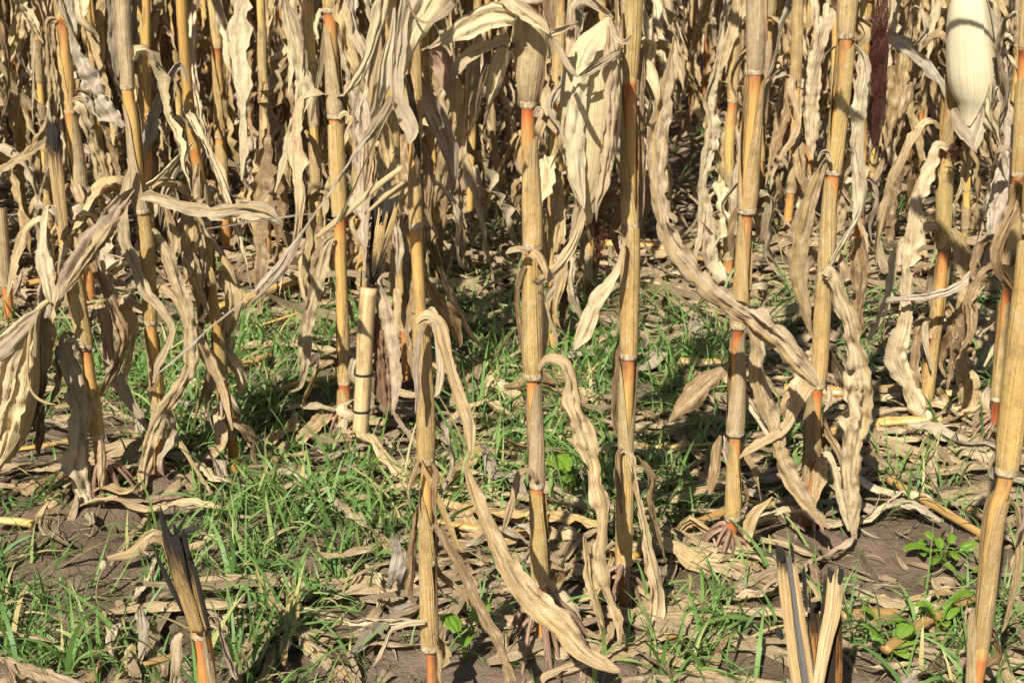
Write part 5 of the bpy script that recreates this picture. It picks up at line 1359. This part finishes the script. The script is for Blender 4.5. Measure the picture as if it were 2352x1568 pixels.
fallen([(1930, 1010, 10), (2000, 1018, 26), (2080, 1024, 24), (2150, 1030, 8)], (.58, .47, .3, 1.2), "yellow ribbed leaf lying under the wavy hanging leaf", .02)
fallen([(2060, 1115, 8), (2110, 1120, 20), (2200, 1160, 26), (2260, 1200, 14)], TAN, "tan leaf lying below the dark bare cob", .02)

def fallen_stalk(pts, label, color, red, wmat=None, lift=.022, nodes=()):
    P0 = np.array([on_ground(x, y, lift) for x, y, w in pts])
    P0[:, 2] += [gz(q) for q in P0]
    W = np.array([w * px_size(q) for (x, y, w), q in zip(pts, P0)])
    A = resample(np.c_[P0, W], 40)
    rad = A[:, 3] / 2
    s = np.linspace(0, 1, 40)
    for q in nodes:
        rad = rad * 1.12 * (1 + .16 * np.exp(-((s - q) / .02) ** 2))
    P1 = A[:, :3].copy(); P1[:, 2] += rad * .5
    v, f, uv = tube(P1, rad, 12, ell=.08, groove=.08)
    o = mesh_obj("fallen_stalk", v, f, wmat or MAT_STALK, None, uv, {"red": np.full(len(v), red)}, color=color)
    return tag(o, label, "fallen stalk", "broken stalks lying on the ground")

fallen_stalk([(1448, 1284, 18), (1540, 1232, 19), (1668, 1165, 18)], "amber fallen stalk slanting up from the central right stalk to the pink rooted one", (.78, .66, .56, 1), .12, nodes=(.5,))
fallen_stalk([(1005, 1215, 15), (1100, 1228, 16), (1218, 1236, 16)], "ochre fallen stalk lying left of the central stalk foot", (.9, .8, .6, 1), .2, nodes=(.3,))
fallen_stalk([(2030, 1520, 22), (2120, 1455, 22), (2240, 1380, 20)], "dull brown fallen stalk right of the split stump", (.58, .5, .46, 1), -.1, nodes=(.55,))
fallen_stalk([(2040, 1110, 16), (2140, 1172, 17), (2275, 1250, 16)], "dull tan fallen stalk between the right stalk and the right edge", (.72, .66, .62, 1), .0, nodes=(.6,))
fallen_stalk([(1696, 1130, 10), (1780, 1158, 11), (1870, 1192, 11)], "thin yellow fallen stalk behind the pink brace roots", (.95, .85, .5, 1), .1)
fallen_stalk([(500, 708, 17), (620, 678, 19), (770, 640, 18)], "straw coloured fallen stalk lying between thin amber stalk and the orange topped one", (1, .92, .75, 1), .15, nodes=(.5,))
fallen_stalk([(-20, 1220, 18), (40, 1225, 20), (78, 1232, 20)], "short pale piece of stalk lying at the left edge on bare soil", (1.1, 1.1, 1.1, 1), 0)
fallen_stalk([(560, 760, 6), (640, 742, 7), (720, 722, 6)], "thin dry stem lying over the grass at left", (1, .95, .8, 1), 0, lift=.04)
fallen_stalk([(330, 1525, 12), (380, 1510, 14), (410, 1500, 12)], "short brown piece of stalk left of the charred stump foot", (.7, .6, .52, 1), .0)
fallen_stalk([(1800, 905, 22), (1960, 912, 26), (2110, 905, 24)], "long dull stalk lying across behind the right stalk", (.85, .78, .7, 1), .0, nodes=(.4,))
fallen_stalk([(1560, 845, 20), (1640, 852, 22), (1700, 850, 20)], "pale stalk lying behind the arched sheath stalk", (.9, .85, .75, 1), .0)
fallen_stalk([(1440, 1005, 9), (1520, 1020, 10), (1660, 1012, 9)], "thin straw lying right of the central right stalk", (1.1, 1.05, .9, 1), 0, lift=.03)
fallen_stalk([(1730, 1412, 18), (1600, 1460, 20), (1480, 1500, 18)], "buried brown stalk lying left of the split stump", (.55, .48, .44, 1), -.1, lift=.004)
fallen_stalk([(1930, 1440, 30), (2000, 1428, 32), (2060, 1420, 30)], "half buried tan stalk right of the split stump", (.60, .52, .48, 1), -.15, lift=.002)
fallen_stalk([(1330, 560, 18), (1420, 575, 20), (1560, 590, 18)], "pale stalk lying behind the orange jointed stalk at mid distance", (.95, .9, .85, 1), 0)
fallen_stalk([(760, 615, 14), (700, 655, 16), (560, 700, 15)], "grey straw stalk lying beneath the torn strip", (.9, .85, .8, 1), 0, lift=.03)

fallen_stalk([(620, 830, 15), (520, 862, 17), (430, 905, 17)], "grey tan fallen stalk in the grass right of the bent stalk foot", (.8, .74, .68, 1), 0, nodes=(.4,))
fallen_stalk([(60, 655, 18), (150, 640, 20), (260, 622, 18)], "dull fallen stalk behind the hanging ear at the picture's edge", (.75, .68, .62, 1), 0)
fallen_stalk([(1880, 1000, 20), (2010, 985, 22), (2160, 990, 20)], "straw coloured stalk lying across beyond the dark red joint", (1, .92, .78, 1), .0, nodes=(.6,))
fallen_stalk([(2080, 905, 16), (2200, 925, 18), (2330, 930, 17)], "pale stalk lying level behind the bright red foot", (1.05, 1, .95, 1), 0)
fallen_stalk([(600, 905, 14), (700, 880, 16), (790, 868, 14)], "brown stalk lying left of the cut pale stem", (.7, .6, .5, 1), .1)
fallen_stalk([(40, 1030, 10), (110, 1015, 12), (175, 1000, 10)], "thin straw stem left of the charred topped stalk's foot", (1.05, .95, .7, 1), .05)
# upright curled husks on the soil in the left foreground
for i, (pts, c, lab) in enumerate((([(262, 1512, 18), (262, 1480, 34), (268, 1450, 30), (278, 1432, 8)], GREY, "grey curled husk standing furthest left on the foreground soil"),
                                   ([(300, 1550, 10), (292, 1520, 34), (296, 1495, 38), (306, 1480, 20)], TAN, "tan cupped husk in front of the grey curled one"),
                                   ([(318, 1540, 14), (326, 1490, 30), (328, 1440, 28), (322, 1400, 12)], SLATE, "tall slate coloured curled husk left of the charred stump"))):
    d = on_ground(pts[0][0], pts[0][1] + 10)[1]
    v, f, uv = traced(pts, d, d0=0, d1=.02, curl=1.2, ruffle=.12)
    tag(mesh_obj("curled_husk", v, f, MAT_LEAF, None, uv, color=c), lab, "husk", "curled husks on the soil")
# wiry dead stem with a seed head
d = on_ground(296, 1490)[1]
Pw = resample(np.array([on_plane(x, y, d) for x, y in ((296, 1490), (262, 1450), (238, 1420), (222, 1375), (225, 1335), (236, 1308))]), 30)
t = thing("dead_stem", "thin wiry dead stem with a pale bud on the bare soil at lower left", "dead stem", (Pw[0][0], Pw[0][1], gz(Pw[0])))
v, f, uv = tube(Pw, np.full(30, .0012), 6)
mesh_obj("stem", v, f, MAT_LEAF, t, uv, color=TAN)
v, f, uv = tube(resample(Pw[-1] + np.array([[0, 0, -.003], [.001, 0, .004], [.002, 0, .010], [.003, 0, .015]]), 10), .0052 * np.sin(np.linspace(.25, math.pi - .2, 10)), 10)
mesh_obj("bud", v, f, MAT_LEAF, t, uv, color=PALE)
# bare cob
c0, c1 = on_ground(2150, 1128, .02), on_ground(2225, 1145, .02)
Pc = resample(np.array([c0, c1]), 40)
th = np.linspace(0, 1, 40)
rc = .0125 * np.sqrt(np.clip(1 - (2 * th - 1) ** 6, .05, 1)) * (1 + .10 * np.sin(th * 70))
v, f, uv = tube(Pc, rc, 20)
v = v + unit(v - np.array([np.interp(v[:, 0], Pc[:, 0], Pc[:, k]) for k in range(3)]).T) * (rng.random((len(v), 1)) * .0022)
tag(mesh_obj("bare_cob", v, f, MAT_COB, None, uv), "dark bare maize cob lying on the soil left of the spread red roots", "maize cob")

# ---- broad leaved weeds, each leaf its own
def weed(X, Y, n, size, label, spread=1.0, tall=.03, first=None):
    g = on_ground(X, Y); g[2] = gz(g)
    t = thing("weed_seedling", label, "weed", g, "broad leaved weeds")
    r = random.Random(int(X * 7 + Y))
    for i in range(n):
        a = (first if (first is not None and i == 0) else i * 2.4 + r.uniform(-.4, .4))
        L = size * r.uniform(.7, 1.15)
        h = np.array([math.cos(a), math.sin(a), 0])
        e = r.uniform(.2, .9)
        stem_end = g + h * L * .55 * spread + np.array([0, 0, tall * r.uniform(.6, 1.3)])
        tip = stem_end + h * L * math.cos(e) * .8 + np.array([0, 0, L * math.sin(e) * .55])
        end = tip + h * L * .25 - np.array([0, 0, L * .12])
        st = resample(np.array([g, (g + stem_end) / 2 + np.array([0, 0, tall * .3]), stem_end]), 8)
        v, f, uv = tube(st, np.full(8, .0011), 6)
        mesh_obj("weed_stem", v, f, MAT_WEED, t, uv, {"tone": np.full(len(v), .7)})
        C = resample(np.array([stem_end, (stem_end + tip) / 2 + np.array([0, 0, L * .06]), tip, end]), 18)
        q = np.linspace(0, 1, 18)
        W = L * .62 * np.sin(np.clip(q * .93 + .07, 0, 1) * math.pi) ** .7 * (1 + .10 * np.sin(q * 38)) + .001
        side = np.cross(np.gradient(C, axis=0), np.array([0, 0, 1.0]))
        v, f, uv = ribbon(C, W, side, np.radians(np.full(18, r.uniform(-25, 25))), int(X) + i, ruffle=.12, curl=-.35, fold=.1, crinkle=.12, ragged=.12, wave=.02)
        mesh_obj("weed_leaf", v, f, MAT_WEED, t, uv, {"tone": np.clip(r.uniform(.2, .9) + rng.normal(0, .1, len(v)), 0, 1)})
weed(1318, 1165, 3, .055, "bright yellow green weed leaf between the two central stalks", 1.0, .05, first=1.9)
weed(1408, 1150, 2, .04, "small green weed touching the foot of the orange jointed stalk", 1.0, .03)
weed(2165, 1305, 8, .034, "leafy green weed rosette on the bare soil at right", 1.1, .035)
weed(2105, 1290, 4, .026, "little weed left of the leafy rosette", 1.0, .02)
weed(2205, 1345, 3, .028, "small weed under the leafy rosette, close to the thick stalk", 1.0, .02)
weed(2150, 1500, 5, .034, "weed with upright oval leaves near the bottom right", .7, .05)
weed(2040, 1545, 5, .036, "weed with toothed leaves right of the split stump", .8, .03)
weed(2018, 1475, 2, .03, "tiny two leaved weed right of the split stump", .6, .03)
weed(1068, 1535, 3, .045, "glossy green weed right of the curled stalk foot", .8, .05, first=.9)
weed(1345, 805, 4, .034, "small weed beyond the central stalk among the grass", 1.0, .03)
weed(1315, 1290, 3, .026, "weed in shade under the arched fallen leaf", 1.0, .02)
weed(845, 1085, 4, .022, "little weed at the foot of the cut pale stem", 1.0, .02)
weed(1960, 775, 4, .03, "weed in shade behind the right stalk", 1.0, .03)
weed(1010, 700, 3, .03, "weed under the dark leaf left of centre", 1.0, .03)
weed(2120, 545, 4, .03, "weed behind the smooth cream ear's stalk", 1.0, .04)
weed(700, 230, 4, .05, "bright weed in the gap at upper left", 1.0, .05)
weed(480, 215, 4, .05, "bright weed left of the yellow stalk at the top", 1.0, .05)

# ================================================================== repeated plants and leaves
def free_leaf(start, azim, length, width, seed, rise=.05, droop=1.0, color=TAN, parent=None, res=.013, twist=70, name="leaf"):
    """a dry blade leaving a stem at `start`: rises a little, folds over and hangs"""
    r = random.Random(seed)
    h = np.array([math.cos(azim), math.sin(azim), 0])
    n0 = 14
    q = np.linspace(0, 1, n0)
    a0 = math.radians(r.uniform(35, 75))
    a1 = -math.radians(r.uniform(70, 96)) * droop
    kx = r.uniform(5, 14)
    ang = a0 + (a1 - a0) * (1 - np.exp(-q * kx))
    d = length / n0
    hor, ver = np.cumsum(np.cos(ang)) * d, np.cumsum(np.sin(ang)) * d
    sidev = np.array([-h[1], h[0], 0])
    sway = r.uniform(-.10, .10) * q ** 2 * length * 2 + .015 * np.sin(q * r.uniform(4, 9) + r.uniform(0, 6))
    C = start + h * hor[:, None] + sidev * sway[:, None] + np.array([0, 0, 1.0]) * ver[:, None]
    C = np.vstack([start, C])
    n = int(max(12, length / res))
    C = resample(C, n)
    q = np.linspace(0, 1, n)
    W = width * np.minimum(1, .45 + q * 5) * np.clip(1 - np.clip((q - .45) / .58, 0, 1) ** 1.8, .03, 1) * (1 + .28 * smooth_noise(q * length, .06, seed + 2))
    rl = np.radians(r.uniform(-twist, twist) * q + 30 * smooth_noise(q * length, .15, seed))
    side = np.repeat(sidev[None], n, 0)
    return ribbon(C, W, side, rl, seed, ruffle=r.uniform(.35, .7), curl=r.choice((-1, 1)) * r.uniform(.3, 1.7), fold=r.uniform(0, .25), crinkle=.28, ragged=.15, wave=r.uniform(.03, .06), mid=r.choice((-1, 1)) * r.uniform(.1, .8))

def build_proto(i, merged, height=1.75):
    r = random.Random(500 + i)
    origin = (0, 0, 0)
    root = None if merged else thing("maize_plant", "x", "maize plant", origin)
    z, nodes = r.uniform(.03, .06), []
    while z < height - .05:
        nodes.append(z)
        z += r.uniform(.09, .12) if len(nodes) < 3 else r.uniform(.13, .185)
    lean = np.array([r.uniform(-.05, .05), r.uniform(-.05, .05)])
    P0 = np.array([[0, 0, -.04], [0, 0, 0], [lean[0] * .4 + r.uniform(-.01, .01), lean[1] * .4, height * .45], [lean[0], lean[1], height]])
    n = 60 if merged else 90
    A = resample(P0, n)
    zs = A[:, 2]
    rb = r.uniform(.0095, .0125)
    rad = rb * (1 - .3 * zs / height)
    nz = np.array(nodes)
    redk = r.uniform(.5, 1.3)
    redv = np.array([redk * (.14 + .36 * math.exp(-max(0, (nz[nz >= q - .002].min() if (nz >= q - .002).any() else 9) - q) / .02)) for q in zs])
    redv = np.where(zs < nz[0] + .02, redk * .6, redv)
    for q in nz:
        rad = rad * (1 + .10 * np.exp(-((zs - q) / .008) ** 2))
    def at(q):
        return np.array([np.interp(q, zs, A[:, 0]), np.interp(q, zs, A[:, 1]), q])
    shapes = {"stalk": [], "sheath": [], "leaf": [], "node": []}
    sides = 9 if merged else 12
    v, f, uv = tube(A, rad, sides)
    shapes["stalk"].append((v, f, uv, np.r_[np.repeat(redv, sides + 1), redv[0], redv[-1]]))
    az0 = r.uniform(0, math.pi)
    for k, q in enumerate(nodes):
        nxt = nodes[k + 1] if k + 1 < len(nodes) else q + .12
        rr = np.interp(q, zs, rad)
        cc = np.array([at(q + d) for d in (-.003, -.001, .001, .004)])
        v, f, uv = tube(cc, rr * np.array([1.0, 1.15, 1.1, 1.17]), sides, cap=False)
        shapes["node"].append((v, f, uv, np.zeros(len(v))))
        top = q + (nxt - q) * r.uniform(.62, 1.0)
        m = 8 if merged else 14
        cc = np.array([at(t) for t in np.linspace(q + .003, top, m)])
        R = np.linspace(rr * 1.18, rr * r.uniform(1.1, 1.5), m)
        az = az0 + (k % 2) * math.pi + r.uniform(-.5, .5)
        if r.random() < .88:
            v, f, uv = sheath_shape(cc, R, -(az + math.pi / 2) + math.pi, r.uniform(.8, 2.6), 700 + i * 40 + k)
            shapes["sheath"].append((v, f, uv, np.zeros(len(v))))
        for rep in range(2):
            if r.random() < (.8, .8, .6)[rep]:
                ln = r.uniform(.12, .28) if k < 2 else r.uniform(.32, .72)
                wd = r.uniform(.018, .028) if k < 2 else r.uniform(.028, .056)
                a_ = az + (0 if rep == 0 else r.uniform(-2.6, 2.6))
                v, f, uv = free_leaf(at(top - rep * .02) + np.array([math.cos(a_), math.sin(a_), 0]) * R[-1], a_, ln, wd, 900 + i * 60 + k + rep * 29, res=.024 if merged else .014)
                shapes["leaf"].append((v, f, uv, np.zeros(len(v))))
    mats = {"stalk": MAT_STALK, "sheath": MAT_SHEATH, "leaf": MAT_LEAF, "node": MAT_NODE}
    if merged:
        V, F, UV, R_, MI, off = [], [], [], [], [], 0
        for mi, key in enumerate(mats):
            for v, f, uv, rd in shapes[key]:
                V.append(v); UV.append(uv); R_.append(rd)
                F += [tuple(a + off for a in t) for t in f]
                MI += [mi] * len(f)
                off += len(v)
        o = mesh_obj("maize_plant", np.vstack(V), F, None, None, np.vstack(UV), {"red": np.concatenate(R_)}, color=TAN)
        for m in mats.values():
            o.data.materials.append(m)
        o.data.polygons.foreach_set("material_index", np.array(MI, np.int32))
        return o
    for key, mat in mats.items():
        for v, f, uv, rd in shapes[key]:
            c = (1, 1, 1, 1) if key in ("stalk", "node") else vary(r.choice([TAN, PALE, SAND, GREY, BROWN, TAN] if key == "leaf" else [(.62, .43, .165, 0), (.66, .46, .18, 0), (.56, .42, .22, 0)]), .12)
            mesh_obj(key, v, f, mat, root, uv, {"red": rd} if key == "stalk" else None, color=c)
    return root

near_protos = [build_proto(i, False) for i in range(12)]
far_protos = [build_proto(40 + i, True) for i in range(12)]
used = set()

placed_bases = np.array([p["base"][:2] for p in PLANTS.values()])
STANDING = [(float(to_px(p['axis'][len(p['axis']) // 2])[0]), p['depth']) for k_, p in PLANTS.items() if p['depth'] > 3.0]
spots = []
rr = random.Random(77)
for k in range(1, 9):
    x = -6.0
    while x < 6.0:
        x += rr.uniform(.08, .13) if k <= 3 else rr.uniform(.075, .135)
        y = 1.68 + .96 * x + 1.1 * k + rr.uniform(-.06, .06)
        if y < 2.9 or y > 9.2:
            continue
        if abs(x) > .375 * y + .75:
            continue
        if k == 1 and x < .62:
            continue
        if k == 2 and y < 3.35:
            continue
        if np.min(np.hypot(*(placed_bases - np.array([x, y])).T)) < .12:
            continue
        X_ = float(to_px(np.array([x, y, .3]))[0])
        if any(abs(X_ - bx) < 42 and y < bd for bx, bd in STANDING):
            continue
        spots.append((x, y, k))
spots.sort(key=lambda s: s[1])
NEAR = [s for s in spots if s[1] < 5.2][:135]
FAR = [s for s in spots if s not in NEAR][:164]

SHORT = {"right_front": "thick right edge stalk", "centre_left": "husk hung stalk", "centre": "tall central stalk", "centre_right": "big ear's stalk", "right_of_centre": "pink rooted stalk",
         "right": "wavy leaved right stalk", "right_rear": "cream ear's stalk", "charred_top": "charred topped stalk", "left_tall": "leaf wrapped bent stalk", "left_thin": "thin amber stalk",
         "mid_left": "orange topped stalk", "cut_stem": "cut pale stem", "left_stump": "charred stump", "right_stump": "split stump", "left_lean": "leaning ochre stalk", "left_back": "straight yellow stalk",
         "b6": "slim golden stalk", "b9": "black silk", "b3": "slender stalk behind the centre"}
ANCH = [(n, to_px(PLANTS[k]["axis"][len(PLANTS[k]["axis"]) // 3])[0], to_px(PLANTS[k]["base"])) for k, n in SHORT.items()]

seen_labels = {}
def label_for(x, y, k):
    X = float(to_px(np.array([x, y, .35]))[0])
    n, ax, _ = min(ANCH, key=lambda a: abs(a[1] - X))
    side = "behind, left of" if X < ax else "behind, right of"
    rank = "rear" if y < 4.3 else "farther"
    return f"{rank} leafy plant {side} the {n}"
for i, (x, y, k) in enumerate(NEAR):
    pr = near_protos[i % len(near_protos)]
    if pr.name in used:
        o = copy_tree(pr)
    else:
        o = pr
        used.add(pr.name)
    z = float(ground_h(x, y))
    o.location = (x, y, z - .005)
    o.rotation_euler = (rr.uniform(-.05, .05), rr.uniform(-.05, .05), rr.uniform(0, 6.28))
    s = rr.uniform(.9, 1.12)
    o.scale = (s, s, s)
    o["label"] = label_for(x, y, k)
    o["group"] = "maize plants of the rear rows"
    if True:
        for ch in o.children:
            b = rr.uniform(.85, 1.12)
            c = ch.color
            ch.color = (c[0] * b, c[1] * b, c[2] * b * rr.uniform(.92, 1.05), c[3])
for i, (x, y, k) in enumerate(FAR):
    pr = far_protos[i % len(far_protos)]
    if pr.name in used:
        o = pr.copy()
        COL.objects.link(o)
    else:
        o = pr
        used.add(pr.name)
    o.location = (x, y, float(ground_h(x, y)) - .005)
    o.rotation_euler = (rr.uniform(-.05, .05), rr.uniform(-.05, .05), rr.uniform(0, 6.28))
    s = rr.uniform(.9, 1.12)
    o.scale = (s, s, s)
    o.color = vary(rr.choice([TAN, SAND, TAN, PALE]), .1)
    tag(o, label_for(x, y, k).replace("rear leafy plant", "distant dry maize plant").replace("farther leafy plant", "distant dry maize plant"), "maize plant", "maize plants at the back of the field")

# ---- crowns of the front plants above the picture: stems run on, and carry a few upper leaves
for key, rec in PLANTS.items():
    if key in ("left_edge_stub", "charred_top", "cut_stem", "left_stump", "right_stump", "b4"):
        continue
    r = random.Random(sum(map(ord, key)) + 3)
    topz = rec["axis"][-1, 2]
    if topz < .45:
        continue
    a0 = r.uniform(0, 6.28)
    p0, p1 = rec["axis"][-2], rec["axis"][-1]
    dirv = unit(p1 - p0)
    front = rec["depth"] < 3.2
    H = max(.25, (1.42 if front else 1.35) - topz)
    if key == "right":
        H = .12
    A = resample(np.array([p1 - dirv * .01, p1 + dirv * H * .5 + np.array([r.uniform(-.02, .02), .01, 0]), p1 + dirv * H + np.array([r.uniform(-.05, .05), .04, 0])]), 26)
    rad = np.linspace(rec["rad"][-1], rec["rad"][-1] * .55, 26)
    v, f, uv = tube(A, rad, 10)
    mesh_obj("upper_stalk", v, f, MAT_STALK, rec["root"], uv, {"red": np.full(len(v), .25)}, color=(1, 1, 1, 1))
    if key == "right":
        continue
    for j in range(4 if front else 2):
        at = A[int(r.uniform(14, 25))] if front else A[int(r.uniform(8, 24))]
        v, f, uv = free_leaf(at, a0 + j * math.pi + r.uniform(-.5, .5), r.uniform(.26, .40), r.uniform(.03, .05), 3000 + sum(map(ord, key)) + j, res=.02, droop=.3 if front else .75)
        mesh_obj("leaf", v, f, MAT_LEAF, rec["root"], uv, color=vary(TAN))

# ---- shrivelled lower leaves still clinging to the stalks
for key, rec in PLANTS.items():
    if not rec["nz"] or key in ("left_edge_stub", "left_stump"):
        continue
    r = random.Random(sum(map(ord, key)) + 41)
    near = rec["depth"] < 2.15
    for z in rec["nz"]:
        if z > .95:
            continue
        for rep in range(2 if near else 3):
            if r.random() > (.65 if near else .8):
                continue
            az = r.uniform(0, 6.28) if not near else r.uniform(.3, 2.8)
            at = rec["axis_at"](z + r.uniform(.01, .06))
            ln = r.uniform(.08, .20) if near else r.uniform(.14, .42)
            ln = min(ln, max(.07, (z - rec["base"][2]) * 1.15 + .05))
            rb = float(np.mean(rec["rad"])) * 1.2
            v, f, uv = free_leaf(at + np.array([math.cos(az), math.sin(az), 0]) * rb, az, ln, r.uniform(.012, .024) if near else r.uniform(.016, .038), 5000 + sum(map(ord, key)) + int(z * 100) * 3 + rep, res=.010, twist=110)
            mesh_obj("leaf", v, f, MAT_LEAF, rec["root"], uv, color=vary(r.choice([TAN, BROWN, GREY, SAND, PALE])))

# ---- fallen leaves by the hundred
protos = []
for i in range(18):
    r = random.Random(1500 + i)
    ln, wd = r.uniform(.12, .36), r.uniform(.018, .042)
    n = int(ln / .010)
    a = np.cumsum(np.array([r.uniform(-.5, .5) for _ in range(5)]))
    C = np.zeros((5, 3))
    for j in range(1, 5):
        C[j] = C[j - 1] + ln / 4 * np.array([math.cos(a[j]), math.sin(a[j]), 0])
    C[:, 2] = [.006 + abs(r.gauss(0, .014)) for _ in range(5)]
    C = resample(C - C.mean(0) * np.array([1, 1, 0]), n)
    q = np.linspace(0, 1, n)
    W = wd * np.clip(np.sin((q * .9 + .06) * math.pi), .06, 1) ** .6
    side = np.cross(np.gradient(C, axis=0), np.array([0, 0, 1.0]))
    rl = np.radians(r.uniform(-35, 35) + 35 * smooth_noise(q * ln, .12, 40 + i))
    v, f, uv = ribbon(C, W, side, rl, 1500 + i, ruffle=r.uniform(.15, .4), curl=-r.uniform(.3, 1.3), crinkle=.25, ragged=.14, wave=.045, mid=r.choice((-1, 1)) * r.uniform(.1, .8))
    protos.append(mesh_obj("fallen_leaf", v, f, MAT_LEAF, None, uv, color=TAN))
pool = scatter_ground(900, 1.45, 4.6)
X, Y = to_px(pool)
wgt = .35 + .9 * np.exp(-(((X - 1900) / 420) ** 2 + ((Y - 960) / 150) ** 2)) + .5 * np.exp(-(((X - 1250) / 300) ** 2 + ((Y - 1200) / 200) ** 2)) + .35 * (Y < 700)
for cx, cy, rx, ry, w in BARE[:3]:
    wgt *= 1 - .8 * np.exp(-(((X - cx) / rx) ** 2 + ((Y - cy) / ry) ** 2))
pool = pool[rng.random(len(pool)) < wgt * .62][:255]
tones = [("tan", TAN), ("pale", PALE), ("grey", GREY), ("brown", BROWN), ("sandy", SAND), ("yellow ribbed", OCHRE), ("slate grey", SLATE)]
for i, p in enumerate(pool):
    o = protos[i] if i < len(protos) else protos[i % len(protos)].copy()
    if i >= len(protos):
        COL.objects.link(o)
    nm, c = tones[int(rng.integers(0, len(tones)))]
    o.color = vary(c, .12)
    o.location = (p[0], p[1], p[2] + .004 + .02 * rng.random() ** 2)
    horiz = abs(p[0] - .6) < .6 and 2.0 < p[1] < 3.0
    o.rotation_euler = (rng.normal(0, .10), rng.normal(0, .10), rng.normal(0, .5) + (math.pi if rng.random() < .5 else 0) if horiz else rng.random() * 6.28)
    x_, y_ = to_px(p)
    n, _, bp = min(ANCH, key=lambda a: (a[2][0] - x_) ** 2 + (a[2][1] - y_) ** 2)
    dx, dy = float(x_ - bp[0]), float(y_ - bp[1])
    rel = ("left of" if dx < 0 else "right of") if abs(dx) > abs(dy) else ("nearer than" if dy > 0 else "beyond")
    dist = "close " if math.hypot(dx, dy) < 110 else ("" if math.hypot(dx, dy) < 260 else "well ")
    tag(o, f"{nm} fallen leaf {dist}{rel} the foot of the {n}", "fallen leaf", "scattered fallen maize leaves")

# ---- the mat of older leaves under them: past counting, one mass
TS = []
for i in range(26):
    r = random.Random(2500 + i)
    ln, wd = r.uniform(.14, .48), r.uniform(.014, .036)
    n = int(ln / .015)
    a = np.cumsum(np.array([r.uniform(-.45, .45) for _ in range(5)]))
    C = np.zeros((5, 3))
    for j in range(1, 5):
        C[j] = C[j - 1] + ln / 4 * np.array([math.cos(a[j]), math.sin(a[j]), 0])
    C[:, 2] = [.003 + abs(r.gauss(0, .006)) for _ in range(5)]
    C = resample(C - C.mean(0) * np.array([1, 1, 0]), n)
    q = np.linspace(0, 1, n)
    W = wd * np.clip(np.sin((q * .9 + .06) * math.pi), .06, 1) ** .6
    side = np.cross(np.gradient(C, axis=0), np.array([0, 0, 1.0]))
    rl = np.radians(r.uniform(-22, 22) + 30 * smooth_noise(q * ln, .12, 140 + i))
    v, f, uv = ribbon(C, W, side, rl, 2500 + i, ruffle=r.uniform(.15, .4), curl=-r.uniform(.2, 1.0), crinkle=.25, ragged=.2, wave=.045, mid=r.choice((-1, 1)) * r.uniform(.1, .8))
    TS.append((v, np.array(f), uv))
def leaf_mat(name, label, k, y0, y1, thin, color):
    pool = scatter_ground(k, y0, y1)
    X, Y = to_px(pool)
    w = .42 + .9 * np.exp(-(((X - 1900) / 480) ** 2 + ((Y - 980) / 150) ** 2)) + .5 * np.exp(-(((X - 1250) / 320) ** 2 + ((Y - 1230) / 220) ** 2)) + .7 * (Y < 800)
    for cx, cy, rx, ry, b in BARE[:3]:
        w *= 1 - .9 * np.exp(-(((X - cx) / rx) ** 2 + ((Y - cy) / ry) ** 2))
    w *= np.clip(1.25 - .55 * density(pool), .35, 1.2)
    pool = pool[rng.random(len(pool)) < w * thin]
    Vs, Fs, Us, off = [], [], [], 0
    for p in pool:
        v, f, uv = TS[int(rng.integers(len(TS)))]
        a = rng.random() * 6.28 if rng.random() < .5 else rng.normal(0, .45)
        ca, sa = math.cos(a), math.sin(a)
        t1, t2 = rng.normal(0, .09, 2)
        x = v[:, 0] * ca - v[:, 1] * sa
        y = v[:, 0] * sa + v[:, 1] * ca
        z = v[:, 2] + x * t1 + y * t2
        gxy = ground_h(p[0] + x, p[1] + y)
        Vs.append(np.stack([p[0] + x, p[1] + y, np.maximum(z, -.004) + gxy + .002 + .014 * rng.random()], 1))
        Fs.append(f + off); Us.append(uv + rng.random(2) * np.array([40, 0])); off += len(v)
    o = bulk_mesh(name, np.vstack(Vs), np.vstack(Fs), MAT_LEAF, None, np.vstack(Us))
    o["kind"] = "stuff"; o["label"] = label
    o.color = color
leaf_mat("straw_mat", "mat of old tan leaves trodden between the stalks", 1150, 1.42, 4.2, .70, (.47, .35, .20, .5))
leaf_mat("weathered_leaf_mat", "mat of old grey brown leaves between the stalks", 900, 1.42, 5.0, .68, (.33, .25, .155, .3))
